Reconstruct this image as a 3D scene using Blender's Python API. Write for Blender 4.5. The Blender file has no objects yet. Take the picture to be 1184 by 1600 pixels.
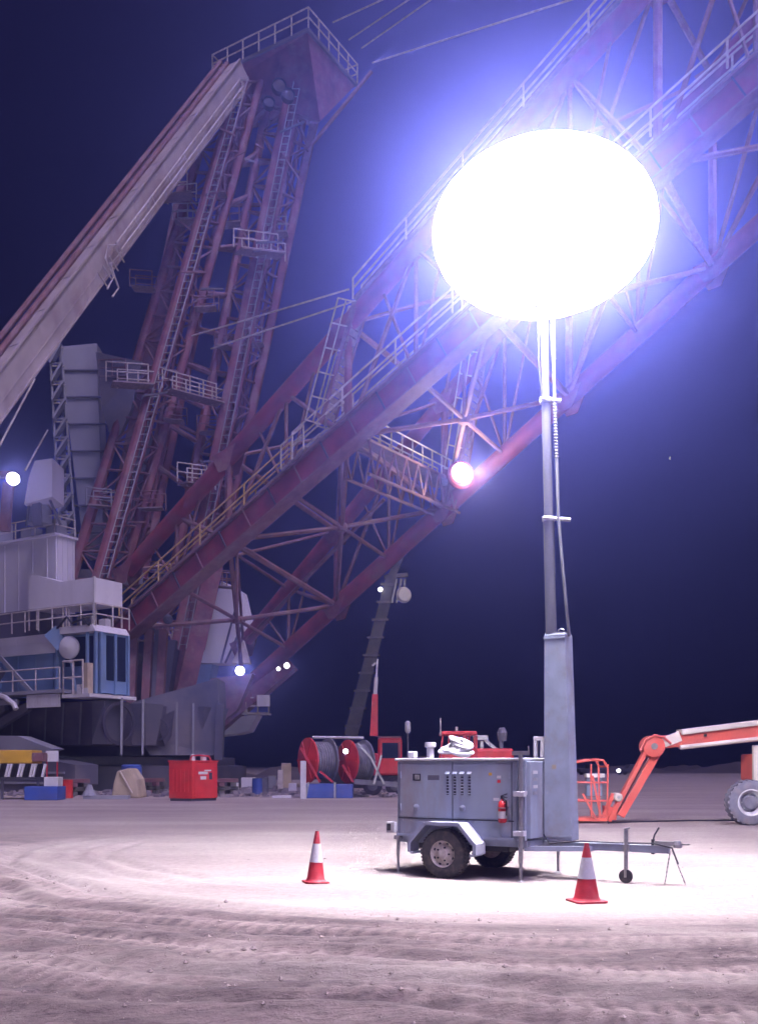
import bpy, math, random
import numpy as np
from mathutils import Vector, Matrix, noise
random.seed(11)
rng = np.random.default_rng(5)
SC = bpy.context.scene
COL = SC.collection

# ---------------------------------------------------------------- camera
FPX, CX, HY, EYE = 1500.0, 592.0, 1195.0, 1.6
cam = bpy.data.cameras.new('camera'); camo = bpy.data.objects.new('camera', cam); COL.objects.link(camo)
camo.location = (0, 0, EYE); camo.rotation_euler = (math.radians(90), 0, 0)
cam.sensor_fit = 'VERTICAL'; cam.sensor_height = 36.0; cam.lens = 36.0 * FPX / 1600.0
cam.shift_y = (HY - 800.0) / 1600.0
cam.clip_start = 0.1; cam.clip_end = 3000
SC.camera = camo
# ---------------------------------------------------------------- world, sun, exposure
wd = bpy.data.worlds.new("World"); SC.world = wd; wd.use_nodes = True
nt = wd.node_tree; nt.nodes.clear()
wo = nt.nodes.new('ShaderNodeOutputWorld'); wb = nt.nodes.new('ShaderNodeBackground')
wb.inputs['Color'].default_value = (0.22, 0.18, 1.0, 1); wb.inputs['Strength'].default_value = 0.015
nt.links.new(wb.outputs[0], wo.inputs[0])
flood_sun = bpy.data.lights.new('flood_sun', 'SUN'); suno = bpy.data.objects.new('flood_sun', flood_sun); COL.objects.link(suno)
flood_sun.energy = 4.4; flood_sun.angle = math.radians(25); flood_sun.color = (1.0, 0.80, 0.97)
SUN_AZ, SUN_EL = 32.0, 60.0     # stands in for unseen site floodlights behind the camera, to its right
_sd = Vector((math.sin(math.radians(SUN_AZ)) * math.cos(math.radians(SUN_EL)),
              -math.cos(math.radians(SUN_AZ)) * math.cos(math.radians(SUN_EL)), math.sin(math.radians(SUN_EL))))
suno.rotation_euler = _sd.to_track_quat('Z', 'Y').to_euler()
suno.location = (20, -30, 50)
BALLOON_POWER = 176.0
HAZE_DENSITY, HAZE_G, HAZE_COL = 0.0052, 0.90, (0.235, 0.265, 1.0)
vs = SC.view_settings
vs.view_transform = 'Standard'; vs.look = 'None'; vs.exposure = 0.0; vs.gamma = 1.0; vs.use_curve_mapping = False
SC.cycles.volume_bounces = 0; SC.cycles.max_bounces = 5; SC.cycles.diffuse_bounces = 3
SC.cycles.use_denoising = True
SC.cycles.sample_clamp_indirect = 8

# ---------------------------------------------------------------- helpers
def P(px, py, d):
    return Vector(((px - CX) / FPX * d, d, EYE + (HY - py) / FPX * d))

def PZ(px, d, z):
    return Vector(((px - CX) / FPX * d, d, z))

class MB:
    def __init__(s): s.v = []; s.f = []
    def add(s, vs_, fs):
        n = len(s.v); s.v += [Vector(p) for p in vs_]; s.f += [tuple(i + n for i in f) for f in fs]; return s
    def box(s, c, size, rot=None, taper=(1, 1)):
        c = Vector(c); x, y, z = (k / 2 for k in size); vv = []
        for sx, sy, sz in ((-1,-1,-1),(1,-1,-1),(1,1,-1),(-1,1,-1),(-1,-1,1),(1,-1,1),(1,1,1),(-1,1,1)):
            k = taper if sz > 0 else (1, 1)
            p = Vector((sx*x*k[0], sy*y*k[1], sz*z))
            if rot is not None: p = rot @ p
            vv.append(c + p)
        return s.add(vv, [(0,3,2,1),(4,5,6,7),(0,1,5,4),(1,2,6,5),(2,3,7,6),(3,0,4,7)])
    def bb(s, x0, x1, y0, y1, z0, z1):
        return s.box(((x0+x1)/2, (y0+y1)/2, (z0+z1)/2), (abs(x1-x0), abs(y1-y0), abs(z1-z0)))
    def frame(s, p, q, up):
        d = (q - p).normalized(); up = Vector(up)
        if abs(d.dot(up.normalized())) > .98: up = Vector((0, 1, 0)) if abs(d.y) < .9 else Vector((1, 0, 0))
        a = d.cross(up).normalized(); b = a.cross(d).normalized(); return a, b
    def bar(s, p, q, w, h, up=(0,0,1), w2=None, h2=None):
        p, q = Vector(p), Vector(q); a, b = s.frame(p, q, up); w2 = w2 or w; h2 = h2 or h; vv = []
        for o, ww, hh in ((p, w, h), (q, w2, h2)):
            for i, j in ((-1,-1),(1,-1),(1,1),(-1,1)): vv.append(o + a*ww/2*i + b*hh/2*j)
        return s.add(vv, [(0,1,2,3),(7,6,5,4),(0,4,5,1),(1,5,6,2),(2,6,7,3),(3,7,4,0)])
    def tube(s, p, q, r, r2=None, seg=8):
        p, q = Vector(p), Vector(q); r2 = r if r2 is None else r2; a, b = s.frame(p, q, (0,0,1)); vv = []
        for o, rr in ((p, r), (q, r2)):
            for i in range(seg):
                t = 2*math.pi*i/seg; vv.append(o + a*rr*math.cos(t) + b*rr*math.sin(t))
        fs = [(i, i+seg, (i+1) % seg + seg, (i+1) % seg) for i in range(seg)]
        fs += [tuple(range(seg)), tuple(range(2*seg-1, seg-1, -1))]
        return s.add(vv, fs)
    def path(s, pts, r, seg=6):
        pts = [Vector(p) for p in pts]; n = len(pts); base = len(s.v)
        for k, p in enumerate(pts):
            t = (pts[min(k+1, n-1)] - pts[max(k-1, 0)])
            a, b = s.frame(p, p + t, (0,0,1))
            for i in range(seg):
                an = 2*math.pi*i/seg; s.v.append(p + a*r*math.cos(an) + b*r*math.sin(an))
        for k in range(n-1):
            for i in range(seg):
                j = (i+1) % seg
                s.f.append((base+k*seg+i, base+(k+1)*seg+i, base+(k+1)*seg+j, base+k*seg+j))
        s.f.append(tuple(base+i for i in range(seg))); s.f.append(tuple(base+(n-1)*seg+i for i in reversed(range(seg))))
        return s
    def lathe(s, c, axis, prof, seg=24, capped=True):
        """prof: list of (radius, offset along axis)"""
        c = Vector(c); ax = Vector(axis).normalized(); a, b = s.frame(c, c+ax, (0,0,1)); base = len(s.v); n = len(prof)
        for r, h in prof:
            for i in range(seg):
                t = 2*math.pi*i/seg; s.v.append(c + ax*h + a*r*math.cos(t) + b*r*math.sin(t))
        for k in range(n-1):
            for i in range(seg):
                j = (i+1) % seg
                s.f.append((base+k*seg+i, base+(k+1)*seg+i, base+(k+1)*seg+j, base+k*seg+j))
        if capped:
            s.f.append(tuple(base+i for i in range(seg))); s.f.append(tuple(base+(n-1)*seg+i for i in reversed(range(seg))))
        return s
    def prism(s, poly, off):
        """poly: 3D points of one face, off: extrusion vector"""
        poly = [Vector(p) for p in poly]; n = len(poly); off = Vector(off)
        fs = [tuple(range(n)), tuple(range(2*n-1, n-1, -1))] + [(i, i+n, (i+1) % n + n, (i+1) % n) for i in range(n)]
        return s.add(poly + [p + off for p in poly], fs)
    def build(s, name, m, parent=None, world=False, smooth=False, bevel=0, label=None, kind=None):
        me = bpy.data.meshes.new(name); vv = s.v
        if world and parent is not None:
            r = parent
            while r.parent: r = r.parent
            mi = root_matrix(r).inverted(); vv = [mi @ p for p in vv]
        me.from_pydata([tuple(p) for p in vv], [], s.f); me.validate(); me.materials.append(m)
        import bmesh
        bm = bmesh.new(); bm.from_mesh(me); bmesh.ops.recalc_face_normals(bm, faces=bm.faces); bm.to_mesh(me); bm.free()
        if smooth:
            for p in me.polygons: p.use_smooth = True
            me.set_sharp_from_angle(angle=math.radians(40))
        o = bpy.data.objects.new(name, me); COL.objects.link(o)
        if parent is not None: o.parent = parent
        if bevel:
            b = o.modifiers.new('bevel', 'BEVEL'); b.width = bevel; b.segments = 2; b.limit_method = 'ANGLE'
        if label: o['label'] = label
        if kind: o['kind'] = kind
        return o

def root_matrix(r):
    return Matrix.LocRotScale(r.location, r.rotation_euler, r.scale)

def thing(name, label, cat, loc=(0,0,0), rz=0, group=None):
    o = bpy.data.objects.new(name, None); COL.objects.link(o); o.empty_display_size = .2
    o.location = loc; o.rotation_euler = (0, 0, rz); o['label'] = label; o['category'] = cat
    if group: o['group'] = group
    return o

def copy_tree(o, parent=None):
    c = o.copy(); COL.objects.link(c); c.parent = parent
    for ch in [x for x in list(bpy.data.objects) if x.parent == o]: copy_tree(ch, c)
    return c

def tag(o, label, cat, group=None):
    o['label'] = label; o['category'] = cat
    if group: o['group'] = group
    return o

def mat(name, col, rough=.6, metal=0., var=.25, scale=3., bump=.0, dirt=None, dirt_amt=.0, bscale=None, streak=1.0):
    m = bpy.data.materials.new(name); m.use_nodes = True; n = m.node_tree; N = n.nodes
    b = N['Principled BSDF']; b.inputs['Roughness'].default_value = rough; b.inputs['Metallic'].default_value = metal
    tc = N.new('ShaderNodeTexCoord'); mp = N.new('ShaderNodeMapping'); mp.inputs['Scale'].default_value = (1, 1, streak)
    n.links.new(tc.outputs['Object'], mp.inputs[0])
    nz = N.new('ShaderNodeTexNoise'); nz.inputs['Scale'].default_value = scale; nz.inputs['Detail'].default_value = 6
    n.links.new(mp.outputs[0], nz.inputs['Vector'])
    r = N.new('ShaderNodeValToRGB'); r.color_ramp.elements[0].position = .3; r.color_ramp.elements[1].position = .7
    r.color_ramp.elements[0].color = tuple(c*(1-var) for c in col) + (1,); r.color_ramp.elements[1].color = tuple(min(1, c*(1+var*.6)) for c in col) + (1,)
    n.links.new(nz.outputs['Fac'], r.inputs[0]); out = r.outputs[0]
    if dirt:
        n2 = N.new('ShaderNodeTexNoise'); n2.inputs['Scale'].default_value = scale*.6; n2.inputs['Detail'].default_value = 10; n2.inputs['Roughness'].default_value = .7
        n.links.new(mp.outputs[0], n2.inputs['Vector'])
        r2 = N.new('ShaderNodeValToRGB'); r2.color_ramp.elements[0].position = .48; r2.color_ramp.elements[1].position = .68
        r2.color_ramp.elements[1].color = (dirt_amt,)*3 + (1,)
        n.links.new(n2.outputs['Fac'], r2.inputs[0])
        mx = N.new('ShaderNodeMix'); mx.data_type = 'RGBA'
        n.links.new(r2.outputs[0], mx.inputs[0]); n.links.new(out, mx.inputs[6]); mx.inputs[7].default_value = tuple(dirt) + (1,)
        out = mx.outputs[2]
    n.links.new(out, b.inputs['Base Color'])
    if bump:
        bp = N.new('ShaderNodeBump'); bp.inputs['Strength'].default_value = bump; bp.inputs['Distance'].default_value = .01
        n3 = N.new('ShaderNodeTexNoise'); n3.inputs['Scale'].default_value = bscale or scale*4; n3.inputs['Detail'].default_value = 5
        n.links.new(tc.outputs['Object'], n3.inputs['Vector'])
        n.links.new(n3.outputs['Fac'], bp.inputs['Height']); n.links.new(bp.outputs[0], b.inputs['Normal'])
    return m

def emit(name, col, s):
    m = bpy.data.materials.new(name); m.use_nodes = True; N = m.node_tree.nodes; b = N['Principled BSDF']
    b.inputs['Base Color'].default_value = (.8, .8, .8, 1)
    b.inputs['Emission Color'].default_value = tuple(col) + (1,); b.inputs['Emission Strength'].default_value = s
    return m

DUST = (.32, .25, .22)
M = {
 'grey_paint': mat('grey_paint', (.38,.45,.56), .45, .0, .16, 2.6, .15, DUST, .6, streak=.35),
 'grey_trim': mat('grey_trim', (.40,.46,.58), .4, .1, .15, 4, .1, DUST, .45),
 'fender_paint': mat('fender_paint', (.62,.66,.76), .3, .1, .15, 4, .05, DUST, .2),
 'dark_slot': mat('dark_slot', (.03,.03,.035), .7),
 'galv': mat('galvanised_steel', (.5,.51,.54), .38, .7, .2, 12, .1, DUST, .2),
 'alu': mat('aluminium', (.38,.38,.43), .35, .7, .15, 3, .05, streak=.2),
 'rubber': mat('rubber', (.03,.028,.034), .8, 0, .3, 18, .3, DUST, .22),
 'rim': mat('rim_paint', (.74,.69,.62), .5, .0, .2, 14, .1, (.3,.2,.14), .6),
 'white': mat('white_paint', (.74,.74,.76), .45, 0, .1, 2, .05, DUST, .35, streak=.3),
 'white_clean': mat('white_plastic', (.8,.8,.8), .4, 0, .05, 5),
 'black': mat('black_plastic', (.02,.02,.022), .5),
 'ext_red': mat('extinguisher_red', (.5,.03,.03), .35, 0, .1, 6),
 'cone_red': mat('cone_red', (.5,.03,.045), .55, 0, .15, 9, .1, DUST, .4),
 'cone_white': mat('reflective_white', (.72,.72,.74), .4, 0, .1, 14, .1, DUST, .3),
 'sheath': mat('cable_sheath', (.2,.2,.22), .6, 0, .1, 8),
 'drag_red': mat('dragline_red', (.28,.045,.06), .6, 0, .4, .9, .2, (.2,.12,.12), .7),
 'drag_red2': mat('dragline_red_faded', (.25,.085,.095), .6, 0, .35, 1.1, .2, (.34,.26,.26), .7),
 'drag_pipe': mat('dragline_brace', (.25,.12,.13), .6, 0, .3, 1.5, .1, (.32,.28,.3), .6),
 'rail': mat('handrail_pale', (.66,.62,.60), .5, 0, .25, 3, 0, (.35,.18,.12), .5),
 'rail_yellow': mat('handrail_yellow', (.72,.5,.2), .5, 0, .2, 3),
 'grating': mat('walkway_grating', (.33,.26,.27), .7, .2, .3, 5, .2),
 'house': mat('house_white', (.8,.79,.84), .55, 0, .12, .35, .1, (.3,.27,.27), .35, streak=.25),
 'house_grey': mat('house_grey', (.36,.37,.42), .6, 0, .2, .4, .1, (.2,.18,.18), .4, streak=.3),
 'deck_dark': mat('deck_dark', (.07,.065,.085), .7, 0, .3, .6, .2, (.2,.17,.17), .5),
 'hull': mat('hull_grey', (.14,.14,.18), .6, 0, .3, .35, .2, (.3,.26,.25), .6),
 'cab_blue': mat('cab_blue', (.2,.32,.52), .5, 0, .15, .8, .05, (.3,.3,.3), .3),
 'stay': mat('stay_grey', (.52,.46,.44), .5, 0, .2, .8, .3, (.3,.2,.19), .7, streak=.6),
 'tan': mat('tan_canvas', (.6,.5,.36), .8, 0, .3, 1.2, .3),
 'lift_orange': mat('lift_orange', (.78,.14,.10), .45, 0, .12, 2, .05, DUST, .25),
 'lift_cream': mat('lift_cream', (.75,.68,.6), .45, 0, .1, 2, .05, DUST, .25),
 'lift_tyre': mat('foam_tyre_grey', (.2,.2,.25), .85, 0, .2, 8, .3, DUST, .5),
 'site_red': mat('site_red', (.78,.05,.05), .5, 0, .2, 1.5, .1, DUST, .3),
 'site_dark_red': mat('site_dark_red', (.62,.04,.06), .55, 0, .25, 1.5, .1, DUST, .3),
 'site_blue': mat('site_blue', (.06,.12,.45), .5, 0, .2, 1.5, .1, DUST, .3),
 'site_yellow': mat('site_yellow', (.75,.45,.05), .5, 0, .2, 1.5, .1, DUST, .3),
 'reel_grey': mat('reel_hose', (.2,.2,.23), .7, 0, .3, 3, .3),
 'glass': mat('dark_glass', (.02,.03,.05), .08, 0, .1, 2),
 'crane_grey': mat('crane_grey', (.1,.105,.1), .6, 0, .3, 1, .1, DUST, .4),
 'lamp_white': emit('lamp_white', (1,.93,.85), 60),
 'lamp_small': emit('lamp_small', (1,.95,.9), 14),
 'lamp_far': emit('lamp_far', (1,1,1), 9),
 'balloon_glow': emit('balloon_glow', (.96,.90,1.0), BALLOON_POWER),
}

# ---------------------------------------------------------------- ground
def soil():
    m = bpy.data.materials.new('packed_soil'); m.use_nodes = True; n = m.node_tree; N = n.nodes; L = n.links
    b = N['Principled BSDF']; b.inputs['Roughness'].default_value = .95; b.inputs['Specular IOR Level'].default_value = .15
    g = N.new('ShaderNodeNewGeometry')
    def nz(sc, det, vec=None, rough=.6):
        t = N.new('ShaderNodeTexNoise'); t.inputs['Scale'].default_value = sc; t.inputs['Detail'].default_value = det
        t.inputs['Roughness'].default_value = rough
        L.new(vec or g.outputs['Position'], t.inputs['Vector']); return t.outputs['Fac']
    def ramp(f, p0, p1, c0, c1):
        r = N.new('ShaderNodeValToRGB'); r.color_ramp.elements[0].position = p0; r.color_ramp.elements[1].position = p1
        r.color_ramp.elements[0].color = c0 + (1,); r.color_ramp.elements[1].color = c1 + (1,); L.new(f, r.inputs[0]); return r.outputs[0]
    def mix(f, a, c, mode='MIX'):
        x = N.new('ShaderNodeMix'); x.data_type = 'RGBA'; x.blend_type = mode
        if isinstance(f, float): x.inputs[0].default_value = f
        else: L.new(f, x.inputs[0])
        for s_, v_ in ((6, a), (7, c)):
            if isinstance(v_, tuple): x.inputs[s_].default_value = v_ + (1,)
            else: L.new(v_, x.inputs[s_])
        return x.outputs[2]
    mp = N.new('ShaderNodeMapping'); mp.inputs['Scale'].default_value = (.25, 1, 1); L.new(g.outputs['Position'], mp.inputs[0])
    big = ramp(nz(.35, 6, mp.outputs[0]), .35, .68, (.43,.365,.335), (.58,.52,.48))
    fine = ramp(nz(9, 9, None, .75), .3, .72, (.55,.52,.5), (1.0,1.0,1.0))
    c = mix(.75, big, fine, 'MULTIPLY')
    at = N.new('ShaderNodeAttribute'); at.attribute_name = 'churn_shade'
    churned = mix(.6, (.25,.20,.195), ramp(nz(2.6, 10, mp.outputs[0], .8), .36, .66, (.2,.18,.19), (1.5,1.45,1.4)), 'MULTIPLY')  # churned soil, darkened further to paint the lamp's falloff into the foreground
    c = mix(at.outputs['Fac'], c, churned)
    grit = ramp(nz(38, 6, mp.outputs[0], .8), .38, .5, (.55,.52,.52), (1.0,1.0,1.0))
    gf = N.new('ShaderNodeMath'); gf.operation = 'MULTIPLY'; gf.inputs[1].default_value = .8; L.new(at.outputs['Fac'], gf.inputs[0])
    c = mix(gf.outputs[0], c, grit, 'MULTIPLY')
    at2 = N.new('ShaderNodeAttribute'); at2.attribute_name = 'track'
    sc = N.new('ShaderNodeMath'); sc.operation = 'MULTIPLY'; sc.inputs[1].default_value = .45; L.new(at2.outputs['Fac'], sc.inputs[0])
    c = mix(sc.outputs[0], c, (.50,.40,.37))
    L.new(c, b.inputs['Base Color'])
    bp = N.new('ShaderNodeBump'); bp.inputs['Strength'].default_value = .9; bp.inputs['Distance'].default_value = .035
    L.new(nz(22, 9, None, .8), bp.inputs['Height'])
    bp2 = N.new('ShaderNodeBump'); bp2.inputs['Strength'].default_value = .5; bp2.inputs['Distance'].default_value = .12
    L.new(nz(1.6, 6, mp.outputs[0], .6), bp2.inputs['Height']); L.new(bp.outputs[0], bp2.inputs['Normal'])
    L.new(bp2.outputs[0], b.inputs['Normal'])
    return m
M['soil'] = soil()

_TAB = {}
def value_noise(x, y, seed):
    T = _TAB.get(seed)
    if T is None: T = _TAB[seed] = np.random.default_rng(seed).random((256, 256))
    xi, yi = np.floor(x).astype(int), np.floor(y).astype(int); fx, fy = x-xi, y-yi
    fx, fy = fx*fx*(3-2*fx), fy*fy*(3-2*fy)
    g_ = lambda i, j: T[i & 255, j & 255]
    return (g_(xi, yi)*(1-fx)+g_(xi+1, yi)*fx)*(1-fy) + (g_(xi, yi+1)*(1-fx)+g_(xi+1, yi+1)*fx)*fy

def fbm(x, y, sc, octs, seed):
    h = 0; a = 1; t = 0
    for o in range(octs):
        h = h + a*value_noise(x*sc, y*sc, seed+o); t += a; a *= .55; sc *= 2.03
    return h/t

def ring(x, y):                       # distance-like value of the turning loop's tracks
    dx = (x - 3.2)/1.12; dy = (y - 18.5)
    return np.sqrt(dx*dx + dy*dy) + (fbm(x, y, .35, 3, 3)-.5)*1.0

def ground_h(x, y):
    r = ring(x, y)
    fade = np.clip((24 - y)/6, 0, 1)
    far = np.clip((y-14)/4, 0, 1)
    churn_shade = np.clip((r - 8.3)/1.0, 0, 1) * fade
    churn_shade = churn_shade*np.clip((fbm(x*.35, y, 1.1, 3, 61)-.22)*3.2, 0, 1)
    h = (fbm(x, y, .5, 4, 9)-.5)*.05*(1-far*.5)
    h = h + churn_shade*((fbm(x*.3, y, 1.8, 5, 21)-.5)*.05 + (fbm(x*.45, y, 7, 4, 31)-.5)*.045 - .0*x)
    for r0, w, a in ((7.15,.13,.025),(7.6,.12,.02),(8.6,.16,.045),(9.0,.12,.035),(9.45,.15,.05),(9.8,.1,.035),(10.2,.15,.05),(10.6,.1,.035),(11.0,.16,.05),(11.35,.1,.035),(11.8,.16,.05),(12.2,.1,.035),(12.6,.16,.05),(13.2,.2,.05)):
        e = (r-r0)/w
        prof = -np.exp(-e*e) + .55*np.exp(-(np.abs(e)-1.9)**2)
        tread = 1 + .35*np.sign(np.sin(np.arctan2(y-18.5, x-3.2)*r0*2*np.pi/.35))*np.exp(-e*e)
        h = h + 1.25*a*prof*tread*fade*(.3+.9*fbm(x, y, .6, 2, 40))
    # keep the parking spot of the trailer flat
    k = np.clip((np.hypot(x-2, y-13.4)-3.2)/2, 0, 1)
    tr = 0
    for r0, w in ((6.6,.17),(7.35,.17),(8.9,.2),(9.9,.2),(11.1,.22),(12.3,.22)):
        e = (r-r0)/w; tr = tr + np.exp(-e**6)*(.55+.45*np.sign(np.sin(np.arctan2(y-18.5, x-3.2)*r0*2*np.pi/.16 + 2.2*np.abs(e))))
    tr = tr*fade*np.clip((fbm(x, y, .45, 3, 55)-.3)*4, 0, 1)
    h = h + .012*tr
    return h*k, churn_shade, tr*k

def make_ground():
    def axis_pts(segs):
        out = [segs[0][0]]
        for a, b_, st in segs:
            n = max(1, int(round((b_-a)/st))); out += list(np.linspace(a, b_, n+1)[1:])
        return np.array(out)
    ys = axis_pts([(-60, -4, 8), (-4, 4, 1), (4, 12, .035), (12, 20, .07), (20, 40, .4), (40, 120, 4), (120, 900, 60)])
    xs = axis_pts([(-700, -60, 40), (-60, -12, 2), (-12, -6.5, .4), (-6.5, 7.5, .05), (7.5, 14, .4), (14, 60, 2), (60, 700, 40)])
    X, Y = np.meshgrid(xs, ys); H, CH, TR = ground_h(X, Y)
    H = np.where((Y > 34) | (np.abs(X) > 30), 0, H)
    ny, nx = X.shape
    V = np.stack([X, Y, H], -1).reshape(-1, 3)
    i = np.arange(ny*nx).reshape(ny, nx)
    F = np.stack([i[:-1, :-1], i[:-1, 1:], i[1:, 1:], i[1:, :-1]], -1).reshape(-1, 4)
    me = bpy.data.meshes.new('ground'); me.vertices.add(len(V)); me.vertices.foreach_set('co', V.ravel())
    me.loops.add(F.size); me.loops.foreach_set('vertex_index', F.ravel().astype(np.int32))
    me.polygons.add(len(F)); me.polygons.foreach_set('loop_start', np.arange(0, F.size, 4, dtype=np.int32))
    me.polygons.foreach_set('use_smooth', np.ones(len(F), bool))
    me.update(calc_edges=True)
    at = me.attributes.new('churn_shade', 'FLOAT', 'POINT'); at.data.foreach_set('value', CH.ravel().astype(np.float32))
    at = me.attributes.new('track', 'FLOAT', 'POINT'); at.data.foreach_set('value', TR.ravel().astype(np.float32))
    me.materials.append(M['soil'])
    o = bpy.data.objects.new('ground', me); COL.objects.link(o); o['kind'] = 'structure'
    return o
make_ground()

def gz(x, y):
    return float(ground_h(np.array([float(x)]), np.array([float(y)]))[0][0])

# loose clods and pebbles over the churned foreground
M['clod'] = mat('soil_clod', (.38,.31,.29), .95, 0, .3, 20, .4)
mb = MB()
for k in range(1500):
    y = 4.6 + 14*random.random()**1.5; x = random.uniform(-.42, .42)*y*1.05
    r_ = float(ring(np.array([x]), np.array([y]))[0])
    if r_ < 8.4 and random.random() > .08: continue
    if math.hypot(x-2, y-13.4) < 2.6: continue
    s_ = random.choice((.004, .006, .008, .011, .016, .024))*random.uniform(.7, 1.3)
    c = Vector((x, y, gz(x, y) + s_*.3))
    dirs = [Vector((1,0,0)), Vector((0,1,0)), Vector((-1,0,0)), Vector((0,-1,0)), Vector((0,0,.7)), Vector((0,0,-.6))]
    vv = [c + d_*s_*random.uniform(.6, 1.4) for d_ in dirs]
    mb.add(vv, [(0,1,4),(1,2,4),(2,3,4),(3,0,4),(1,0,5),(2,1,5),(3,2,5),(0,3,5)])
o = mb.build('soil_clods', M['clod'], kind='stuff'); tag(o, 'loose soil clods and pebbles scattered over the churned foreground', 'soil clods')

# ---------------------------------------------------------------- light tower trailer
YAW = math.radians(-31.2)
T = thing('light_tower_trailer', 'grey towable light tower trailer with raised mast and glowing white balloon lamp', 'light tower', (1.90, 13.2, 0), YAW)
bx0, bx1, by0, by1, bz0, bz1 = -1.91, 0.0, 0.0, 1.28, .56, 1.655
mb = MB(); mb.bb(bx0, bx1, by0, by1, bz0, bz1)
body = mb.build('body', M['grey_paint'], T, bevel=.02)
mb = MB(); mb.bb(bx0-.03, bx1+.03, by0-.03, by1+.03, bz1+.002, bz1+.042); mb.build('roof', M['white'], T, bevel=.012)
# long side: two hinged door panels, set proud of the body
for a, b_ in ((bx0+.05, -1.0), (-.985, -.09)):
    mb = MB(); mb.bb(a, b_, -.012, -.001, bz0+.28, bz1-.05)
    dp = mb.build('door_panel', M['grey_paint'], T, bevel=.005)
    mb = MB()
    for z in (bz0+.42, bz1-.2):
        xh = a+.02 if a < -1.2 else b_-.02
        mb.tube((xh, -.018, z-.05), (xh, -.018, z+.05), .011)
    mb.build('hinge', M['grey_trim'], dp)
for k in range(4):                      # louvre slots with hoods
    x = -1.065 + k*.115
    mb = MB(); mb.bb(x-.018, x+.018, -.0155, -.012, 1.17, 1.46); s_ = mb.build('louvre', M['dark_slot'], T)
    mb = MB(); mb.prism([(x-.035,-.012,1.505),(x+.035,-.012,1.505),(x+.035,-.045,1.47),(x-.035,-.045,1.47)], (0,0,-.012)); mb.build('hood', M['grey_trim'], s_)
    mb = MB()
    for q in range(7): mb.box((x, -.02, 1.19+q*.042), (.034, .012, .008), Matrix.Rotation(.6, 3, 'X'))
    mb.build('blade', M['grey_trim'], s_)
for x, z in ((-1.57, 1.42),):
    mb = MB(); mb.bb(x-.065, x+.065, -.017, -.012, z-.05, z+.05); h_ = mb.build('latch', M['dark_slot'], T)
    mb = MB(); mb.bb(x-.03, x+.05, -.03, -.0175, z-.035, z+.035); mb.build('paddle', M['galv'], h_, bevel=.004)
mb = MB(); mb.bb(-1.39, -1.2, -.0145, -.012, 1.38, 1.45); mb.build('rating_plate', M['hull'], T)
for x in (-1.58, -.83):
    mb = MB(); mb.lathe((x, -.012, .985), (0,-1,0), [(.045,0),(.045,.012),(.03,.02),(.015,.03)], 16); mb.build('knob', M['grey_trim'], T, smooth=True)
for x, w, z, m_ in ((-.40,.05,1.47,'site_yellow'),(-.27,.06,1.43,'white_clean'),(-.27,.05,1.37,'site_red'),(-.31,.09,1.12,'white_clean')):
    mb = MB(); mb.bb(x-w/2, x+w/2, -.0145, -.0125, z-.02, z+.02); mb.build('sticker', M[m_], T)
# chassis
mb = MB()
for y in (.1, 1.18): mb.bb(-1.95, .12, y-.04, y+.04, .46, .555)
for x in (-1.93, -.95, .1): mb.bb(x-.03, x+.03, .141, 1.139, .47, .55)
mb.build('chassis_frame', M['grey_trim'], T)
mb = MB(); mb.bb(-1.75, -.25, .3, 1.0, .36, .455); mb.build('fuel_tank', M['dark_slot'], T, bevel=.02)
mb = MB(); mb.tube((-1.02,-.25,.35),(-1.02,1.53,.35),.035, seg=10); mb.build('axle', M['black'], T)
# front end equipment panel between body corner and mast box
mb = MB(); mb.bb(.001, .17, .06, .56, .58, 1.65); fc = mb.build('control_cabinet', M['grey_paint'], T, bevel=.012)
for k, z in enumerate((1.50, 1.40, 1.30, 1.21)):
    mb = MB(); mb.bb(.172, .176, .14, .30, z-.025, z+.02); mb.build('label_plate', M['white_clean' if k % 2 == 0 else 'galv'], fc)
mb = MB(); mb.bb(.07, .12, .0, .058, 1.19, 1.24); mb.build('bracket', M['white'], fc)
# mast box (a tall sheet-steel channel that tapers at the front)
mb = MB()
zb, zt = .54, 3.44; x0, x1b, x1t, y0, y1 = .19, .60, .50, .50, .80
mb.add([(x0,y0,zb),(x1b,y0,zb),(x1b,y1,zb),(x0,y1,zb),(x0,y0,zt),(x1t,y0,zt),(x1t,y1,zt),(x0,y1,zt)],
       [(0,3,2,1),(4,5,6,7),(0,1,5,4),(1,2,6,5),(2,3,7,6),(3,0,4,7)])
box = mb.build('mast_box', M['grey_trim'], T, bevel=.012)
mb = MB(); mb.bb(.20, .485, .52, .78, 3.442, 3.462); mb.build('cap', M['galv'], box)
mb = MB()
mb.path([Vector((.36,.62,3.46)), Vector((.36,.62,3.50)), Vector((.40,.62,3.52)), Vector((.44,.62,3.50)), Vector((.44,.62,3.46))], .008); mb.build('lifting_eye', M['galv'], box)
mb = MB()
for z in (2.9, 2.55, 2.32, 1.95, 1.2, .8): mb.lathe((.24,.499,z),(0,-1,0),[(.012,0),(.01,.008)],8)
mb.build('rivet', M['galv'], box)
mb = MB()
mb.bb(.03, .185, .50, .56, 1.94, 2.0); mb.bb(.03, .08, .50, .56, 1.70, 1.94)
mb.bb(.13, .185, .50, .58, 1.70, 1.94); mb.build('winch_bracket', M['white'], T, bevel=.008)
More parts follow.
